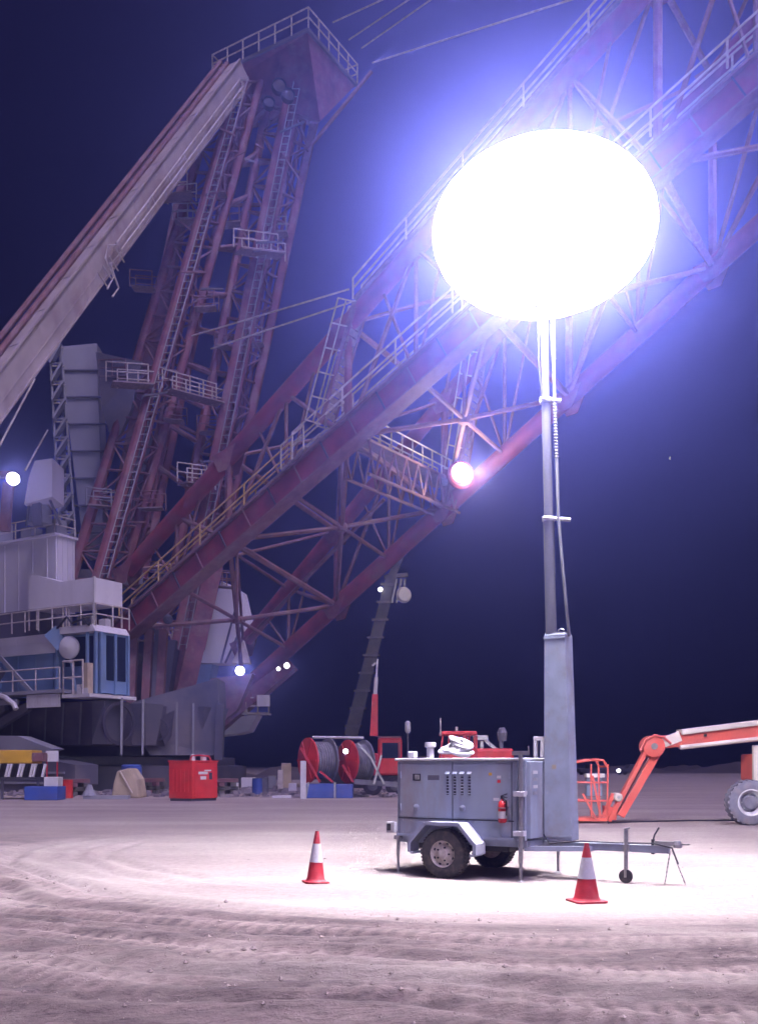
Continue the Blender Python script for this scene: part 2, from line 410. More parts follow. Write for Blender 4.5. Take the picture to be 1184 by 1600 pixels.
# mast: three telescoping sections, leaning a little to the left
mb0 = PZ(861, 13.56, 3.3); mtop = PZ(849.5, 13.5, 7.86)
def mpt(z): return mb0.lerp(mtop, (z-3.3)/(7.86-3.3))
for z0, z1, r in ((1.2, 5.08, .078), (5.08, 6.72, .064), (6.72, 7.9, .05)):
    mb = MB(); mb.tube(mpt(z0), mpt(z1), r, seg=18); mb.build('mast_section', M['alu'], T, world=True, smooth=True)
for z, L_ in ((6.72, .2), (5.06, .3)):
    mb = MB(); p = mpt(z); mb.lathe(p - Vector((0,0,.03)), (0,0,1), [(.085,0),(.09,.01),(.09,.05),(.085,.06)], 16)
    mb.tube(p + Vector((.05,-.05,0)), p + Vector((L_,-.04,-.015)), .028, seg=8)
    mb.tube(p + Vector((-.02,-.09,.0)), p + Vector((-.1,-.1,.0)), .022, seg=8)
    c_ = mb.build('collar', M['white'], T, world=True, smooth=True)
mb = MB()
pts = [PZ(863,13.42,7.8), PZ(864.5,13.42,7.2), PZ(866,13.42,6.7), PZ(869,13.42,5.9), PZ(872,13.42,5.06), PZ(879,13.42,4.3), PZ(887,13.42,3.55), PZ(889,13.45,3.40)]
mb.path(pts, .022, 8); cb = mb.build('supply_hose', M['sheath'], T, world=True, smooth=True)
mb = MB()
for k in range(38):
    t = k/37; p = pts[0].lerp(pts[2], t) if t < .5 else pts[2].lerp(pts[3], (t-.5)*2)
    mb.lathe(p - Vector((0,0,.012)), (0,0,1), [(.026,0),(.034,.012),(.026,.024)], 8)
mb.build('coil', M['sheath'], cb, world=True)
mb = MB(); mb.path([PZ(841,13.45,7.9), PZ(841,13.45,7.2), PZ(846,13.45,6.76)], .012, 6); mb.build('guide_rod', M['black'], T, world=True)
# balloon lamp
bc = PZ(848.5, 13.5, 9.09)
mb = MB(); prof = []
n = 16
for k in range(n+1):
    a = -math.pi/2 + math.pi*k/n; prof.append((max(.03, 1.555*math.cos(a)), 1.0*math.sin(a)))
mb.lathe(bc, (0,0,1), prof, 32)
bal = mb.build('balloon_lamp', M['balloon_glow'], T, world=True, smooth=True)
mb = MB(); mb.lathe(bc - Vector((0,0,1.06)), (0,0,1), [(.09,0),(.13,.02),(.13,.05),(.06,.07)], 16); mb.build('socket', M['galv'], bal, world=True)
# items fixed on the roof
mb = MB(); mb.lathe((-1.62,.5,1.70),(0,0,1),[(.055,0),(.055,.16),(.085,.17),(.085,.235),(.06,.24)],16); mb.build('air_intake', M['white'], T, smooth=True)
mb = MB(); mb.bb(-1.87,-1.76,.25,.36,1.70,1.80); mb.build('beacon', M['white'], T, bevel=.01)
# near front jack post, standing at the body corner
def jack(x, y, top, foot, r, full):
    mb = MB(); mb.tube((x, y, foot+.25), (x, y, top), r, seg=10)
    j = mb.build('jack_leg', M['galv'], T, smooth=True)
    mb = MB(); mb.tube((x, y, foot+.01), (x, y, foot+.35), r*.72, seg=10); mb.build('ram', M['alu'], j, smooth=True)
    mb = MB(); mb.lathe((x, y, foot-.01), (0,0,1), [(.07,0),(.07,.012),(.03,.03)], 12); mb.build('foot_pad', M['galv'], j)
    if full:
        mb = MB(); mb.bb(x-.12, x+.12, y-.02, y+.02, top-.01, top+.05); mb.tube((x+.12,y,top+.02),(x+.12,y-.02,top+.11),.012); mb.build('crank_handle', M['galv'], j)
        for z in (1.20, .66):
            mb = MB(); mb.bb(x-.09, x+.06, y-.055, y+.055, z-.035, z+.035); mb.build('clamp', M['white'], j, bevel=.006)
jack(.075, -.06, 1.74, 0, .032, True)
jack(-1.90, .02, .62, 0, .025, False)
jack(.10, 1.30, .60, 0, .025, False)
mb = MB(); mb.bb(.04, .11, .0, .07, .56, 1.655); mb.build('corner_post', M['grey_trim'], T)
# rear lamp box
mb = MB(); mb.bb(-2.06, -1.913, -.06, .10, .60, .76); lb = mb.build('rear_lamp_box', M['white'], T, bevel=.012)
mb = MB(); mb.bb(-2.045, -1.98, -.066, -.061, .63, .73); mb.build('lens', M['sticker_red'] if 'sticker_red' in M else M['dark_slot'], lb)
mb = MB(); mb.bb(-1.95, -1.86, -.02, .05, .50, .56); mb.build('rear_bracket', M['galv'], T)
# wheels with octagonal fenders
def wheel(y, out):
    c = Vector((-1.02, y, .345)); ax = Vector((0, out, 0)); R = .345
    prof = [(.19,-.10),(.27,-.105),(.325,-.095),(R,-.07),(R+.004,-.02),(R+.004,.02),(R,.07),(.325,.095),(.27,.105),(.19,.10)]
    mb = MB(); mb.lathe(c, ax, prof, 36, capped=False); w = mb.build('wheel', M['rubber'], T, smooth=True)
    mb = MB()
    for k in range(44):
        a = 2*math.pi*k/44
        for o_ in (-.045, .045):
            p = c + ax*o_ + Vector((math.cos(a + (.03 if o_ > 0 else -.03)), 0, math.sin(a + (.03 if o_ > 0 else -.03))))*(R+.004)
            mb.box(p, (.014, .07, .028), Matrix.Rotation(-a, 3, 'Y'))
    mb.build('tread', M['rubber'], w, kind='stuff')
    mb = MB(); mb.lathe(c, ax, [(.20,-.08),(.205,.085),(.195,.09),(.17,.055),(.15,.05),(.12,.07),(.07,.075),(.065,.10),(.03,.105)], 28); mb.build('rim', M['rim'], w, smooth=True)
    mb = MB()
    for k in range(5):
        a = 2*math.pi*k/5; mb.lathe(c + ax*.072 + Vector((math.cos(a), 0, math.sin(a)))*.095, ax, [(.014,0),(.014,.018)], 6)
    mb.build('wheel_nut', M['black'], w)
    mb = MB()
    for k in range(8):
        a = 2*math.pi*(k+.5)/8; mb.lathe(c + ax*.0515 + Vector((math.cos(a), 0, math.sin(a)))*.152, ax, [(.02,0),(.02,.004)], 10)
    mb.build('vent_hole', M['dark_slot'], w)
wheel(-.17, -1); wheel(1.45, 1)
def fender(ya, yb):
    xc, pr = -1.02, [(-.53,.36),(-.53,.50),(-.27,.78),(.27,.78),(.53,.50),(.53,.36)]
    mb = MB(); t = .02
    for (xa, za), (xb, zb_) in zip(pr, pr[1:]):
        p, q = Vector((xc+xa, (ya+yb)/2, za)), Vector((xc+xb, (ya+yb)/2, zb_)); d = (q-p).normalized()
        mb.bar(p - d*.004, q + d*.004, abs(yb-ya), t, up=Vector((-d.z, 0, d.x)))
    f = mb.build('fender', M['fender_paint'], T)
    # narrow skirt on the outer edge
    mb = MB(); yo = ya if abs(ya) > .2 and ya < 0 else yb; s_ = -1 if ya < 0 else 1
    for (xa, za), (xb, zb_) in zip(pr, pr[1:]):
        p, q = Vector((xc+xa*.97, yo, za*.985)), Vector((xc+xb*.97, yo, zb_*.985)); d = (q-p).normalized()
        mb.bar(p, q, .006, .05, up=Vector((-d.z, 0, d.x)))
    mb.build('skirt', M['grey_trim'], f)
fender(-.31, -.002); fender(1.282, 1.60)
mb = MB()
for s_ in (-.5, .44): mb.bb(-1.02+s_, -1.02+s_+.06, -.31, -.002, .33, .36)
mb.build('fender_stay', M['grey_trim'], T)
# drawbar
mb = MB(); mb.bb(.05, 1.90, .60, .70, .42, .52); dr = mb.build('drawbar', M['grey_trim'], T, bevel=.006)
mb = MB(); mb.bar((.05,.12,.44),(.85,.60,.44),.06,.07); mb.bar((.05,1.18,.44),(.85,.70,.44),.06,.07); mb.build('strut', M['grey_trim'], dr)
mb = MB(); mb.bb(1.70, 1.98, .615, .685, .522, .58); mb.lathe((2.0,.65,.50),(0,0,1),[(.055,0),(.06,.04),(.045,.09)],14); mb.bar((1.98,.65,.54),(2.16,.65,.55),.035,.02); mb.build('hitch', M['galv'], dr)
mb = MB(); mb.bb(1.66, 1.70, .63, .67, .40, .60); mb.path([Vector((1.68,.65,.58)), Vector((1.70,.65,.66)), Vector((1.76,.65,.76))], .012, 6); mb.build('brake_lever', M['dark_slot'], dr)
mb = MB(); mb.tube((1.34,.56,.18),(1.34,.56,.74),.028,seg=12); mb.bb(1.30,1.38,.54,.60,.44,.52); mb.tube((1.34,.56,.74),(1.40,.56,.75),.01)
jw = mb.build('jockey_wheel', M['galv'], dr, smooth=True)
jw.parent = T
mb = MB(); mb.lathe((1.34,.535,.095),(0,1,0),[(.05,-.004),(.092,0),(.095,.02),(.092,.04),(.05,.044)],20); mb.build('tyre', M['rubber'], jw, smooth=True)
mb = MB(); mb.bb(1.325,1.355,.515,.53,.08,.22); mb.bb(1.325,1.355,.585,.60,.08,.22); mb.bb(1.325,1.355,.515,.60,.20,.225); mb.build('fork', M['galv'], jw)
def chain(y, sag):
    mb = MB(); a, b_ = Vector((1.92, y, .46)), Vector((1.92+.05+sag, y, .02))
    for k in range(15):
        p = a.lerp(b_, k/15); q = a.lerp(b_, (k+1.25)/15)
        mb.bar(p, q, .018 if k % 2 else .006, .006 if k % 2 else .018, up=(0,1,0))
    mb.build('safety_chain', M['galv'], dr)
chain(.60, -.12); chain(.70, .12)
# coiled hoses and cable left lying on the roof: a thing of its own
R_ = thing('hose_bundle', 'tangled white hose bundle lying on the roof of the grey light tower trailer', 'hose bundle', (0,0,0))
c0 = root_matrix(T) @ Vector((-1.18, .42, 1.70))
for j in range(7):
    pts = []; rx = random.uniform(.09,.2); off = Vector((random.uniform(-.12,.12), random.uniform(-.06,.06), 0)); ph = random.random()*6; tl = random.uniform(-.5,.5)
    for k in range(26):
        a = ph + k*2*math.pi/25
        pts.append(c0 + off + Vector((rx*math.cos(a), rx*.8*math.sin(a), .035 + .022*j + .035*(1+math.sin(a+tl*3))*(1 + (j > 3)))))
    mb = MB(); mb.path(pts, .026, 7); mb.build('coil', M['white_clean'], R_, smooth=True)
mb = MB(); mb.lathe(c0+Vector((.02,0,.23)), (0.2,-.8,.3), [(.055,0),(.075,.02),(.06,.05)], 14); mb.build('coupling', M['galv'], R_, smooth=True)
# extinguisher hanging on the side of the body
xm = root_matrix(T)
ex = thing('fire_extinguisher', 'small red and white fire extinguisher hanging on the side of the light tower trailer', 'fire extinguisher', xm @ Vector((-.19, -.075, .80)), YAW)
mb = MB(); mb.lathe((0,0,0),(0,0,1),[(.04,0),(.058,.015),(.06,.04),(.06,.24),(.05,.285),(.022,.31),(.022,.33)],18); cy = mb.build('cylinder', M['ext_red'], ex, smooth=True)
mb = MB(); mb.lathe((0,0,.06),(0,0,1),[(.0612,0),(.0612,.10)],18, capped=False); mb.build('label_band', M['white_clean'], ex, smooth=True)
mb = MB(); mb.bb(-.02,.02,-.02,.02,.33,.37); mb.bar((-.02,0,.37),(.07,0,.40),.02,.012); mb.bar((-.02,0,.35),(.07,0,.35),.02,.01); mb.build('valve', M['black'], ex)
mb = MB(); mb.path([Vector((.02,-.02,.34)), Vector((.07,-.03,.31)), Vector((.075,-.03,.2)), Vector((.07,-.03,.1))], .011, 6); mb.build('hose', M['black'], ex)
mb = MB(); mb.bb(-.065,.065,.055,.062,.02,.30); mb.bb(-.064,.064,-.0635,.055,.20,.215); mb.build('wall_bracket', M['galv'], ex)

# ---------------------------------------------------------------- traffic cones
pass
def cone(px, py, h, base, label, lean):
    d = FPX*EYE/(py-HY); loc = Vector(((px-CX)/FPX*d, d, gz((px-CX)/FPX*d, d)))
    t = thing('traffic_cone', label, 'traffic cone', loc, random.uniform(-.3,.3), 'traffic cones around the light tower')
    t.rotation_euler = (0, lean, .25)
    mb = MB(); s = base/2
    mb.prism([(-s,-s*.8,0),(-s*.8,-s,0),(s*.8,-s,0),(s,-s*.8,0),(s,s*.8,0),(s*.8,s,0),(-s*.8,s,0),(-s,s*.8,0)], (0,0,.025)); mb.build('base', M['cone_red'], t, bevel=.006)
    r0, r1 = base*.385, .024
    f = lambda z: r0 + (r1-r0)*((z-.026)/(h-.026))**1.0
    def seg(a, b_, name, m_, g=0):
        k = MB(); k.lathe((0,0,0),(0,0,1),[(f(a)+g,a),(f((a+b_)/2)+g,(a+b_)/2),(f(b_)+g,b_)],28, capped=(name=='tip')); return k.build(name, M[m_], t, smooth=True)
    k = MB(); k.lathe((0,0,0),(0,0,1),[(r0+.02,.0252),(r0+.004,.04),(f(.06),.06),(f(h*.42),h*.42)],28,capped=False); k.build('skirt', M['cone_red'], t, smooth=True)
    seg(h*.40, h*.76, 'reflective_sleeve', 'cone_white', .004)
    seg(h*.74, h, 'tip', 'cone_red')
cone(493, 1379, .70, .33, 'red and white traffic cone standing alone left of the light tower trailer', .03)
cone(916, 1409, .685, .39, 'red and white traffic cone in front of the trailer drawbar', 0)

# seams, sill strip, screws and pipework that finish the trailer body
mb = MB()
for x in (-1.865, -.992, -.082): mb.bb(x-.004, x+.004, -.006, -.0015, bz0+.02, bz1-.02)
mb.bb(bx0+.03, bx1-.05, -.008, -.0015, bz0+.255, bz0+.268); mb.build('panel_seam', M['dark_slot'], T)
mb = MB()
for k in range(13):
    for z in (bz0+.05, bz0+.23): mb.lathe((bx0+.1+k*.142, -.001, z), (0,-1,0), [(.009,0),(.007,.006)], 6)
mb.build('screw', M['galv'], T)
mb = MB(); mb.bb(bx0, bx1, -.022, -.003, bz0-.005, bz0+.03); mb.build('sill', M['grey_trim'], T)
mb = MB(); mb.path([Vector((.2,.47,.62)), Vector((.3,.42,.50)), Vector((.7,.58,.54)), Vector((1.2,.6,.535)), Vector((1.7,.6,.55)), Vector((1.95,.58,.50)), Vector((2.05,.5,.30))], .011, 6); mb.build('trailer_cable', M['black'], T, smooth=True)
for z in (.60, 3.38):
    mb = MB(); mb.bb(.185, .60-.1*(z-.54)/2.9, .4925, .4985, z-.012, z+.012); mb.build('weld_band', M['grey_paint'], box)
mb = MB(); mb.bb(.31, .37, .494, .4985, 1.54, 1.60); mb.build('warning_plate', M['tan'], box)

# ---------------------------------------------------------------- boom lift
L_ = thing('boom_lift', 'orange boom lift on big grey tyres with its basket lowered to the ground', 'boom lift', PZ(1240, 26.6, 0))
def lw(name, m_, mb_, parent=None, **k): return mb_.build(name, M[m_], parent or L_, world=True, **k)
D = 26.6
# basket
bxl, bxr, byf, byb = (883-CX)/FPX*D, (941-CX)/FPX*D, 26.1, 27.0
mb = MB(); mb.bb(bxl, bxr, byf, byb, .06, .16); fl = lw('basket_floor', 'lift_orange', mb, bevel=.01)
mb = MB()
for z in (.62, 1.12):
    loop = [(bxl,byf,z),(bxr,byf,z),(bxr,byb,z),(bxl,byb,z),(bxl,byf,z)]
    for a, b_ in zip(loop, loop[1:]): mb.tube(a, b_, .026)
lw('mid_rail', 'lift_orange', mb, fl)
mb = MB()
top = [Vector((bxl,byf,1.5)), Vector((bxl+.1,byf,1.66)), Vector((bxr-.35,byf,1.74)), Vector((bxr-.1,byf,1.72)), Vector((bxr,byf,1.55))]
mb.path(top, .035, 8); mb.path([p + Vector((0,byb-byf,0)) for p in top], .035, 8)
for x in (bxl, bxr): mb.tube((x,byf,1.55),(x,byb,1.55),.03)
lw('top_rail', 'lift_orange', mb, fl)
for x, y in ((bxl,byf),(bxr,byf),(bxr,byb),(bxl,byb),(bxr-.42,byf),(bxr-.2,byf)):
    mb = MB(); mb.tube((x,y,.16),(x+random.uniform(-.03,.03),y,1.62),.026); lw('basket_post', 'lift_orange', mb, fl)
mb = MB(); mb.bb(bxr-.52,bxr-.1,26.2,26.45,.75,1.25); cbx = lw('control_box', 'cab_blue', mb, bevel=.02)
mb = MB(); mb.bb(bxr-.55,bxr-.05,26.12,26.4,1.255,1.36); lw('control_lid', 'white', mb, cbx, bevel=.01)
mb = MB(); mb.bb(bxr-.45,bxr-.12,26.14,26.19,.25,.72); lw('side_panel', 'reel_grey', mb, fl)
mb = MB(); mb.bar(P(925,1212,26.1), P(938,1275,26.1), .05, .05); mb.bar(P(910,1240,26.08), P(932,1282,26.08), .06, .05); lw('diagonal', 'lift_orange', mb, fl)
# rotator and jib
mb = MB(); mb.bar(P(940,1268,26.6), P(962,1272,26.6), .3, .35); mb.bar(P(938,1282,26.5), P(958,1240,26.5), .12, .12); lw('basket_rotator', 'lift_orange', mb, bevel=.02)
e0, e1 = P(958,1270,D), P(1022,1160,D)
mb = MB(); mb.bar(P(950,1283,D-.12), P(1012,1166,D-.12), .12, .20, up=(0,1,0)); mb.bar(P(950,1283,D+.12), P(1012,1166,D+.12), .12, .20, up=(0,1,0)); jb = lw('jib', 'lift_orange', mb)
mb = MB(); mb.bar(P(968,1275,D), P(1026,1176,D), .22, .20, up=(0,1,0)); lw('jib_link', 'lift_orange', mb, bevel=.02)
mb = MB(); mb.tube(P(972,1255,D-.05), P(1000,1205,D-.05), .055); mb.tube(P(1000,1205,D-.05), P(1012,1184,D-.05), .03); lw('jib_cylinder', 'drag_pipe', mb, smooth=True)
for px, py, r in ((1022,1166,.30),(966,1246,.12)):
    mb = MB(); mb.lathe(P(px,py,D-.28),(0,1,0),[(r*.8,0),(r,.03),(r,.5),(r*.8,.54)],22); pv = lw('pivot', 'lift_orange' if r > .2 else 'lift_cream', mb, smooth=True)
    mb = MB(); mb.lathe(P(px,py,D-.31),(0,1,0),[(r*.3,0),(r*.3,.03)],14); lw('pin', 'galv', mb, pv)
mb = MB(); mb.path([P(1000,1172,D-.3), P(1008,1156,D-.3), P(1022,1149,D-.3), P(1036,1152,D-.3), P(1048,1162,D-.3)], .035, 8); lw('hose_loop', 'lift_orange', mb, smooth=True)
# main boom
mb = MB(); mb.bar(P(1030,1160,D), P(1078,1155,D), .34, .36); nose = lw('boom_nose', 'lift_orange', mb, bevel=.03)
mb = MB(); mb.bar(P(1036,1160,D-.19), P(1062,1150,D-.19), .05, .28); lw('nose_plate', 'lift_cream', mb, nose)
mb = MB(); mb.bar(P(1060,1157,D), P(1420,1113,D), .42, .44); bm_ = lw('main_boom', 'lift_orange', mb, bevel=.03)
mb = MB(); mb.bar(P(1060,1144.5,D-.05), P(1420,1100,D-.05), .52, .16); lw('boom_top_cover', 'lift_cream', mb, bm_, bevel=.03)
mb = MB(); mb.tube(P(1062,1168,D-.2), P(1260,1146,D-.2), .065); lw('boom_rail', 'lift_cream', mb, bm_, smooth=True)
mb = MB(); mb.bar(P(1101,1147,D-.28), P(1101,1151,D-.28), .07, .07); lw('clamp', 'black', mb, bm_)
# turntable, engine covers, chassis (mostly beyond the picture's right edge)
cx0 = (1168-CX)/FPX*25.6
mb = MB(); mb.bb(cx0+.35, cx0+2.9, 25.85, 27.7, .48, .85); ch = lw('chassis', 'lift_orange', mb, bevel=.04)
mb = MB(); mb.bb(cx0+.9, cx0+2.1, 26.2, 27.3, .86, 1.15); lw('turntable', 'black', mb)
mb = MB(); mb.bb(cx0+.5, cx0+1.0, 25.85, 27.5, 1.16, 1.9); mb.bb(cx0+1.01, cx0+3.7, 25.85, 26.35, 1.16, 2.1); mb.bb(cx0+1.01, cx0+3.7, 27.0, 27.5, 1.16, 2.1); lw('engine_cover', 'lift_orange', mb, bevel=.06)
mb = MB(); mb.bar(P(1420,1113,D) + Vector((0,0,.1)), Vector((cx0+2.2, D, 1.2)), .5, .6); lw('riser', 'lift_orange', mb, bevel=.04)
mb = MB(); mb.bb(cx0+3.2, cx0+4.1, 25.9, 27.45, 1.2, 2.0); lw('counterweight', 'lift_orange', mb, bevel=.12)
mb = MB(); mb.bb(cx0+.16, cx0+.30, 25.62, 25.74, 1.15, 2.05); mb.bb(cx0+.16, cx0+.9, 25.62, 25.74, 2.05, 2.12); lw('guard_post', 'lift_cream', mb)
def lwheel(c, out):
    R, W_ = .60, .19; ax = Vector((0, out, 0)); c = Vector(c)
    mb = MB(); mb.lathe(c, ax, [(.34,-W_*.9),(.48,-W_),(.57,-W_*.8),(R,-W_*.4),(R,W_*.4),(.57,W_*.8),(.48,W_),(.36,W_*.9)], 40, capped=False); w = lw('wheel', 'lift_tyre', mb, smooth=True)
    mb = MB()
    for k in range(26):
        for s_ in (-1, 1):
            a = 2*math.pi*(k+.25*s_)/26; p = c + ax*s_*W_*.42 + Vector((math.cos(a),0,math.sin(a)))*R*.985
            mb.box(p, (.035, W_*.9, .06), Matrix.Rotation(-a, 3, 'Y') @ Matrix.Rotation(.5*s_, 3, 'X'))
    lw('tread', 'lift_tyre', mb, w, kind='stuff')
    mb = MB(); mb.lathe(c, ax, [(.345,W_*.5),(.36,W_*.92),(.33,W_*.95),(.27,W_*.45),(.25,W_*.3)], 32, capped=False); lw('rim', 'white', mb, w, smooth=True)
    mb = MB(); mb.lathe(c, ax, [(.26,0),(.26,W_*.3),(.19,W_*.35),(.17,W_*.9),(.08,W_*1.0)], 24); lw('hub', 'lift_tyre', mb, w, smooth=True)
    mb = MB()
    for k in range(8):
        a = 2*math.pi*k/8; mb.lathe(c + ax*W_*.32 + Vector((math.cos(a),0,math.sin(a)))*.22, ax, [(.018,0),(.018,.03)], 6)
    lw('wheel_nut', 'galv', mb, w)
for x in (cx0, cx0+2.6):
    for y, o_ in ((25.55, -1), (27.9, 1)): lwheel((x + (.95 if o_ > 0 else 0), y, .60), o_)

# ---------------------------------------------------------------- walking dragline
D0 = 62.0
U = Vector((.857, -.514, 0)); Vv = Vector((.514, .857, 0))
O0 = PZ(148, 55, 0)
G = thing('dragline', 'huge red and white dragline excavator with lattice boom and tall lattice mast behind the yard', 'dragline', O0, math.atan2(-.514, .857))
def F(u, v, z): return O0 + U*u + Vv*v + Vector((0, 0, z))      # frame of the machine: u along the boom, v across
def gw(name, m_, mb_, parent=None, **k): return mb_.build(name, M[m_], parent or G, world=True, **k)
def fbox(mb, u0, u1, v0, v1, z0, z1, tp=0):
    c = [F(u0,v0,z0),F(u1,v0,z0),F(u1,v1,z0),F(u0,v1,z0),F(u0,v0,z1),F(u1-tp,v0,z1),F(u1-tp,v1,z1),F(u0,v1,z1)]
    return mb.add(c, [(0,3,2,1),(4,5,6,7),(0,1,5,4),(1,2,6,5),(2,3,7,6),(3,0,4,7)])
def plane_pt(px, py, x0, d0):
    """point of the vertical boom side plane through (x0, d0) along U that is seen at px, py"""
    k = (px-CX)/FPX; t = (k*d0 - x0)/(U.x - k*U.y); d = d0 + U.y*t
    return P(px, py, d)
LX, LD = -.261*D0, D0; RX, RD = -.164*D0, 1.162*D0
def Lp(px, py): return plane_pt(px, py, LX, LD)
def Rp(px, py): return plane_pt(px, py, RX, RD)
A0, A1 = Lp(200, 892), Lp(1290, -330)
B0, B1 = Lp(185, 995), Lp(1290, 30)
C0, C1 = Rp(372, 1085), Rp(1290, 258)
E0, E1 = Rp(385, 1000), Rp(1290, -95)
def on(a, b_, px, plane):       # point of the line a-b whose station along the boom equals that of px in the plane
    q = plane(px, 500); s_ = (q - a).dot(U)/((b_ - a).dot(U)); return a.lerp(b_, s_)
def stn(a, b_, t):              # t = boom station in units of D0 from the foot
    base = (a - Vector((LX, LD, 0))).dot(U); return a.lerp(b_, (t*D0 - base)/((b_ - a).dot(U)))
mb = MB(); mb.tube(A0, A1, .50, seg=12); boom = gw('boom', 'drag_red', mb, smooth=True)
mb = MB(); mb.tube(C0, C1, .56, seg=12); gw('lower_chord', 'drag_red', mb, boom, smooth=True)
mb = MB(); mb.tube(E0, E1, .50, seg=12); gw('upper_chord', 'drag_red', mb, boom, smooth=True)
mb = MB(); mb.bar(B0, B1, .8, 1.1); gw('box_chord', 'drag_red', mb, boom)
# flange strips and stiffeners on the box chord
bd = (B1 - B0).normalized(); a_, b_n = MB().frame(B0, B1, (0,0,1))
nn = int((B1-B0).length/2.1)
mb = MB()
for s_ in (-1, 1):
    mb.bar(B0 + b_n*.66*s_, B1 + b_n*.66*s_, 1.15, .08)
gw('flange', 'drag_pipe', mb, boom)
for k in range(1, nn):
    p = B0 + bd*2.1*k; mb = MB()
    mb.bar(p - a_*.49 - b_n*.61, p - a_*.49 + b_n*.61, .10, .07, up=bd); mb.bar(p + a_*.49 - b_n*.61, p + a_*.49 + b_n*.61, .10, .07, up=bd); gw('stiffener', 'deck_dark' if k % 2 else 'drag_pipe', mb, boom)
def member(p, q, r, m_='drag_pipe', par=None, name='brace'):
    mb = MB(); mb.tube(p, q, r, seg=7); return gw(name, m_, mb, par or boom, smooth=True)
ST = [.0, .135, .272, .41, .547, .685]
N_ = []
for t in ST:
    N_.append([stn(A0,A1,t), stn(B0,B1,t), stn(C0,C1,t), stn(E0,E1,t)])
for k, (a, b_, c, e) in enumerate(N_):
    if k:
        member(a, b_, .22, 'drag_red2'); member(e, c, .24, 'drag_red2'); member(a, e, .17); member(b_, c, .20)
    if k+1 < len(N_):
        a2, b2, c2, e2 = N_[k+1]
        member(b_, (a+a2)/2, .13) if k else None; member((a+a2)/2, b2, .13)
        member(c, (e+e2)/2, .13) if k else None; member((e+e2)/2, c2, .13)
        member((a+a2)/2, (b_+b2)/2, .12); member((e+e2)/2, (c+c2)/2, .12)
        member((a+a2)/2, (e+e2)/2, .12); member((b_+b2)/2, (c+c2)/2, .13)
        # X bracing in the lower and upper faces with a hub in the middle
        hub = (b_+c+b2+c2)/4
        for q in (b_, c, b2, c2): member(q, hub, .15)
        for q in ((a+a2+e+e2)/4,): 
            for w in (a, e, a2, e2): member(w, q, .11)
        member(hub, (a+a2+e+e2)/4, .11)
        mb = MB(); mb.lathe(hub - Vector((0,0,.25)), (0,0,1), [(.3,0),(.38,.2),(.38,.35),(.3,.5)], 10); gw('hub_plate', 'drag_pipe', mb, boom)
        for q, w in (((a*3+a2)/4, (b_+b2)/2), ((a+a2*3)/4, (b_+b2)/2), ((e*3+e2)/4, (c+c2)/2), ((e+e2*3)/4, (c+c2)/2)): member(q, w, .09)
# hoist cylinder-like tie rods running beside the lower chord
member(P(400,985,70), P(600,780,60), .13); member(P(385,1000,71), P(578,800,60.5), .10)
def rails(pts, off, h=1.15, step=2.2, r=.045, m_='rail', par=None, both=True, name='handrail'):
    """handrails along a polyline: off = half width vector"""
    for s_ in ((-1, 1) if both else (1,)):
        mb = MB()
        for p, q in zip(pts, pts[1:]):
            p, q = Vector(p) + off*s_, Vector(q) + off*s_; n = max(1, int((q-p).length/step))
            for z in (h*.5, h): mb.tube(p + Vector((0,0,z)), q + Vector((0,0,z)), r, seg=5)
            for k in range(n+1):
                c = p.lerp(q, k/n); mb.tube(c - Vector((0,0,.05)), c + Vector((0,0,h+.02)), r*1.1, seg=5)
        gw(name, m_, mb, par or boom)
def strip(pts, w, t=.07, m_='grating', par=None, name='walkway'):
    mb = MB()
    for p, q in zip(pts, pts[1:]): mb.bar(p, q, w, t)
    return gw(name, m_, mb, par or boom)
upB = b_n*.78
wB = [B0 + upB, B0.lerp(B1, .995) + upB]
strip(wB, 1.1)
off = a_*.55; split = on(B0, B1, 478, Lp)
low = [B0 + bd*1.2 + upB, split + upB - bd*.3]; high = [split + upB + b_n*.35, B1 + upB + b_n*.35]
rails(low, off, 1.2, 3.6, .05, 'rail_yellow', name='handrail'); rails(high, off, 1.25, 3.8, .055)
mb = MB(); c = split + upB; mb.bar(c - bd*1.0, c + bd*1.0, 1.5, .1); gw('landing', 'grating', mb, boom)
rails([c - bd*.9, c + bd*.9], a_*.8, 1.3, .9, .05)
# walkway on the upper chord
ad = (A1 - A0).normalized(); aa, ab = MB().frame(A0, A1, (0,0,1))
q0 = on(A0, A1, 566, Lp) + ab*.55
strip([q0, A1 + ab*.55], .9); rails([q0, A1 + ab*.55], aa*.45, 1.1, 3.8, .055)
# stair-walkway that climbs from the box chord to the upper chord
s0, s1 = on(B0, B1, 512, Lp) + upB, on(A0, A1, 562, Lp) + Vector((0,0,.3))
s0 = s0 + (s1-s0)*.12
def ladder_way(s0, s1, w, n, par=boom):
    d = (s1-s0).normalized(); sd = d.cross(Vector((U.x, U.y, 0))).normalized()
    sd = Vector((Vv.x, Vv.y, 0)); f = sd.cross(d).normalized()
    mb = MB(); mb.bar(s0+sd*w, s1+sd*w, .08, .25, up=f); mb.bar(s0-sd*w, s1-sd*w, .08, .25, up=f); st = gw('stair', 'drag_pipe', mb, par)
    for k in range(n):
        c = s0.lerp(s1, (k+.5)/n); mb = MB(); mb.bar(c+sd*w*.95, c-sd*w*.95, .35, .05, up=f); mb.build('tread', M['grating'], par, world=True)
    for s_ in (-1, 1):
        mb = MB(); o_ = sd*w*s_ + Vector((-.9, .3, .35)); o2 = sd*w*s_ + Vector((-.45, .15, .18))
        mb.tube(s0+o_, s1+o_, .05, seg=5); mb.tube(s0+o2, s1+o2, .045, seg=5)
        for k in range(6):
            c = s0.lerp(s1, k/5); mb.tube(c+sd*w*s_, c+o_, .05, seg=5)
        gw('handrail', 'rail', mb, par)
ladder_way(s0, s1, .55, 16)
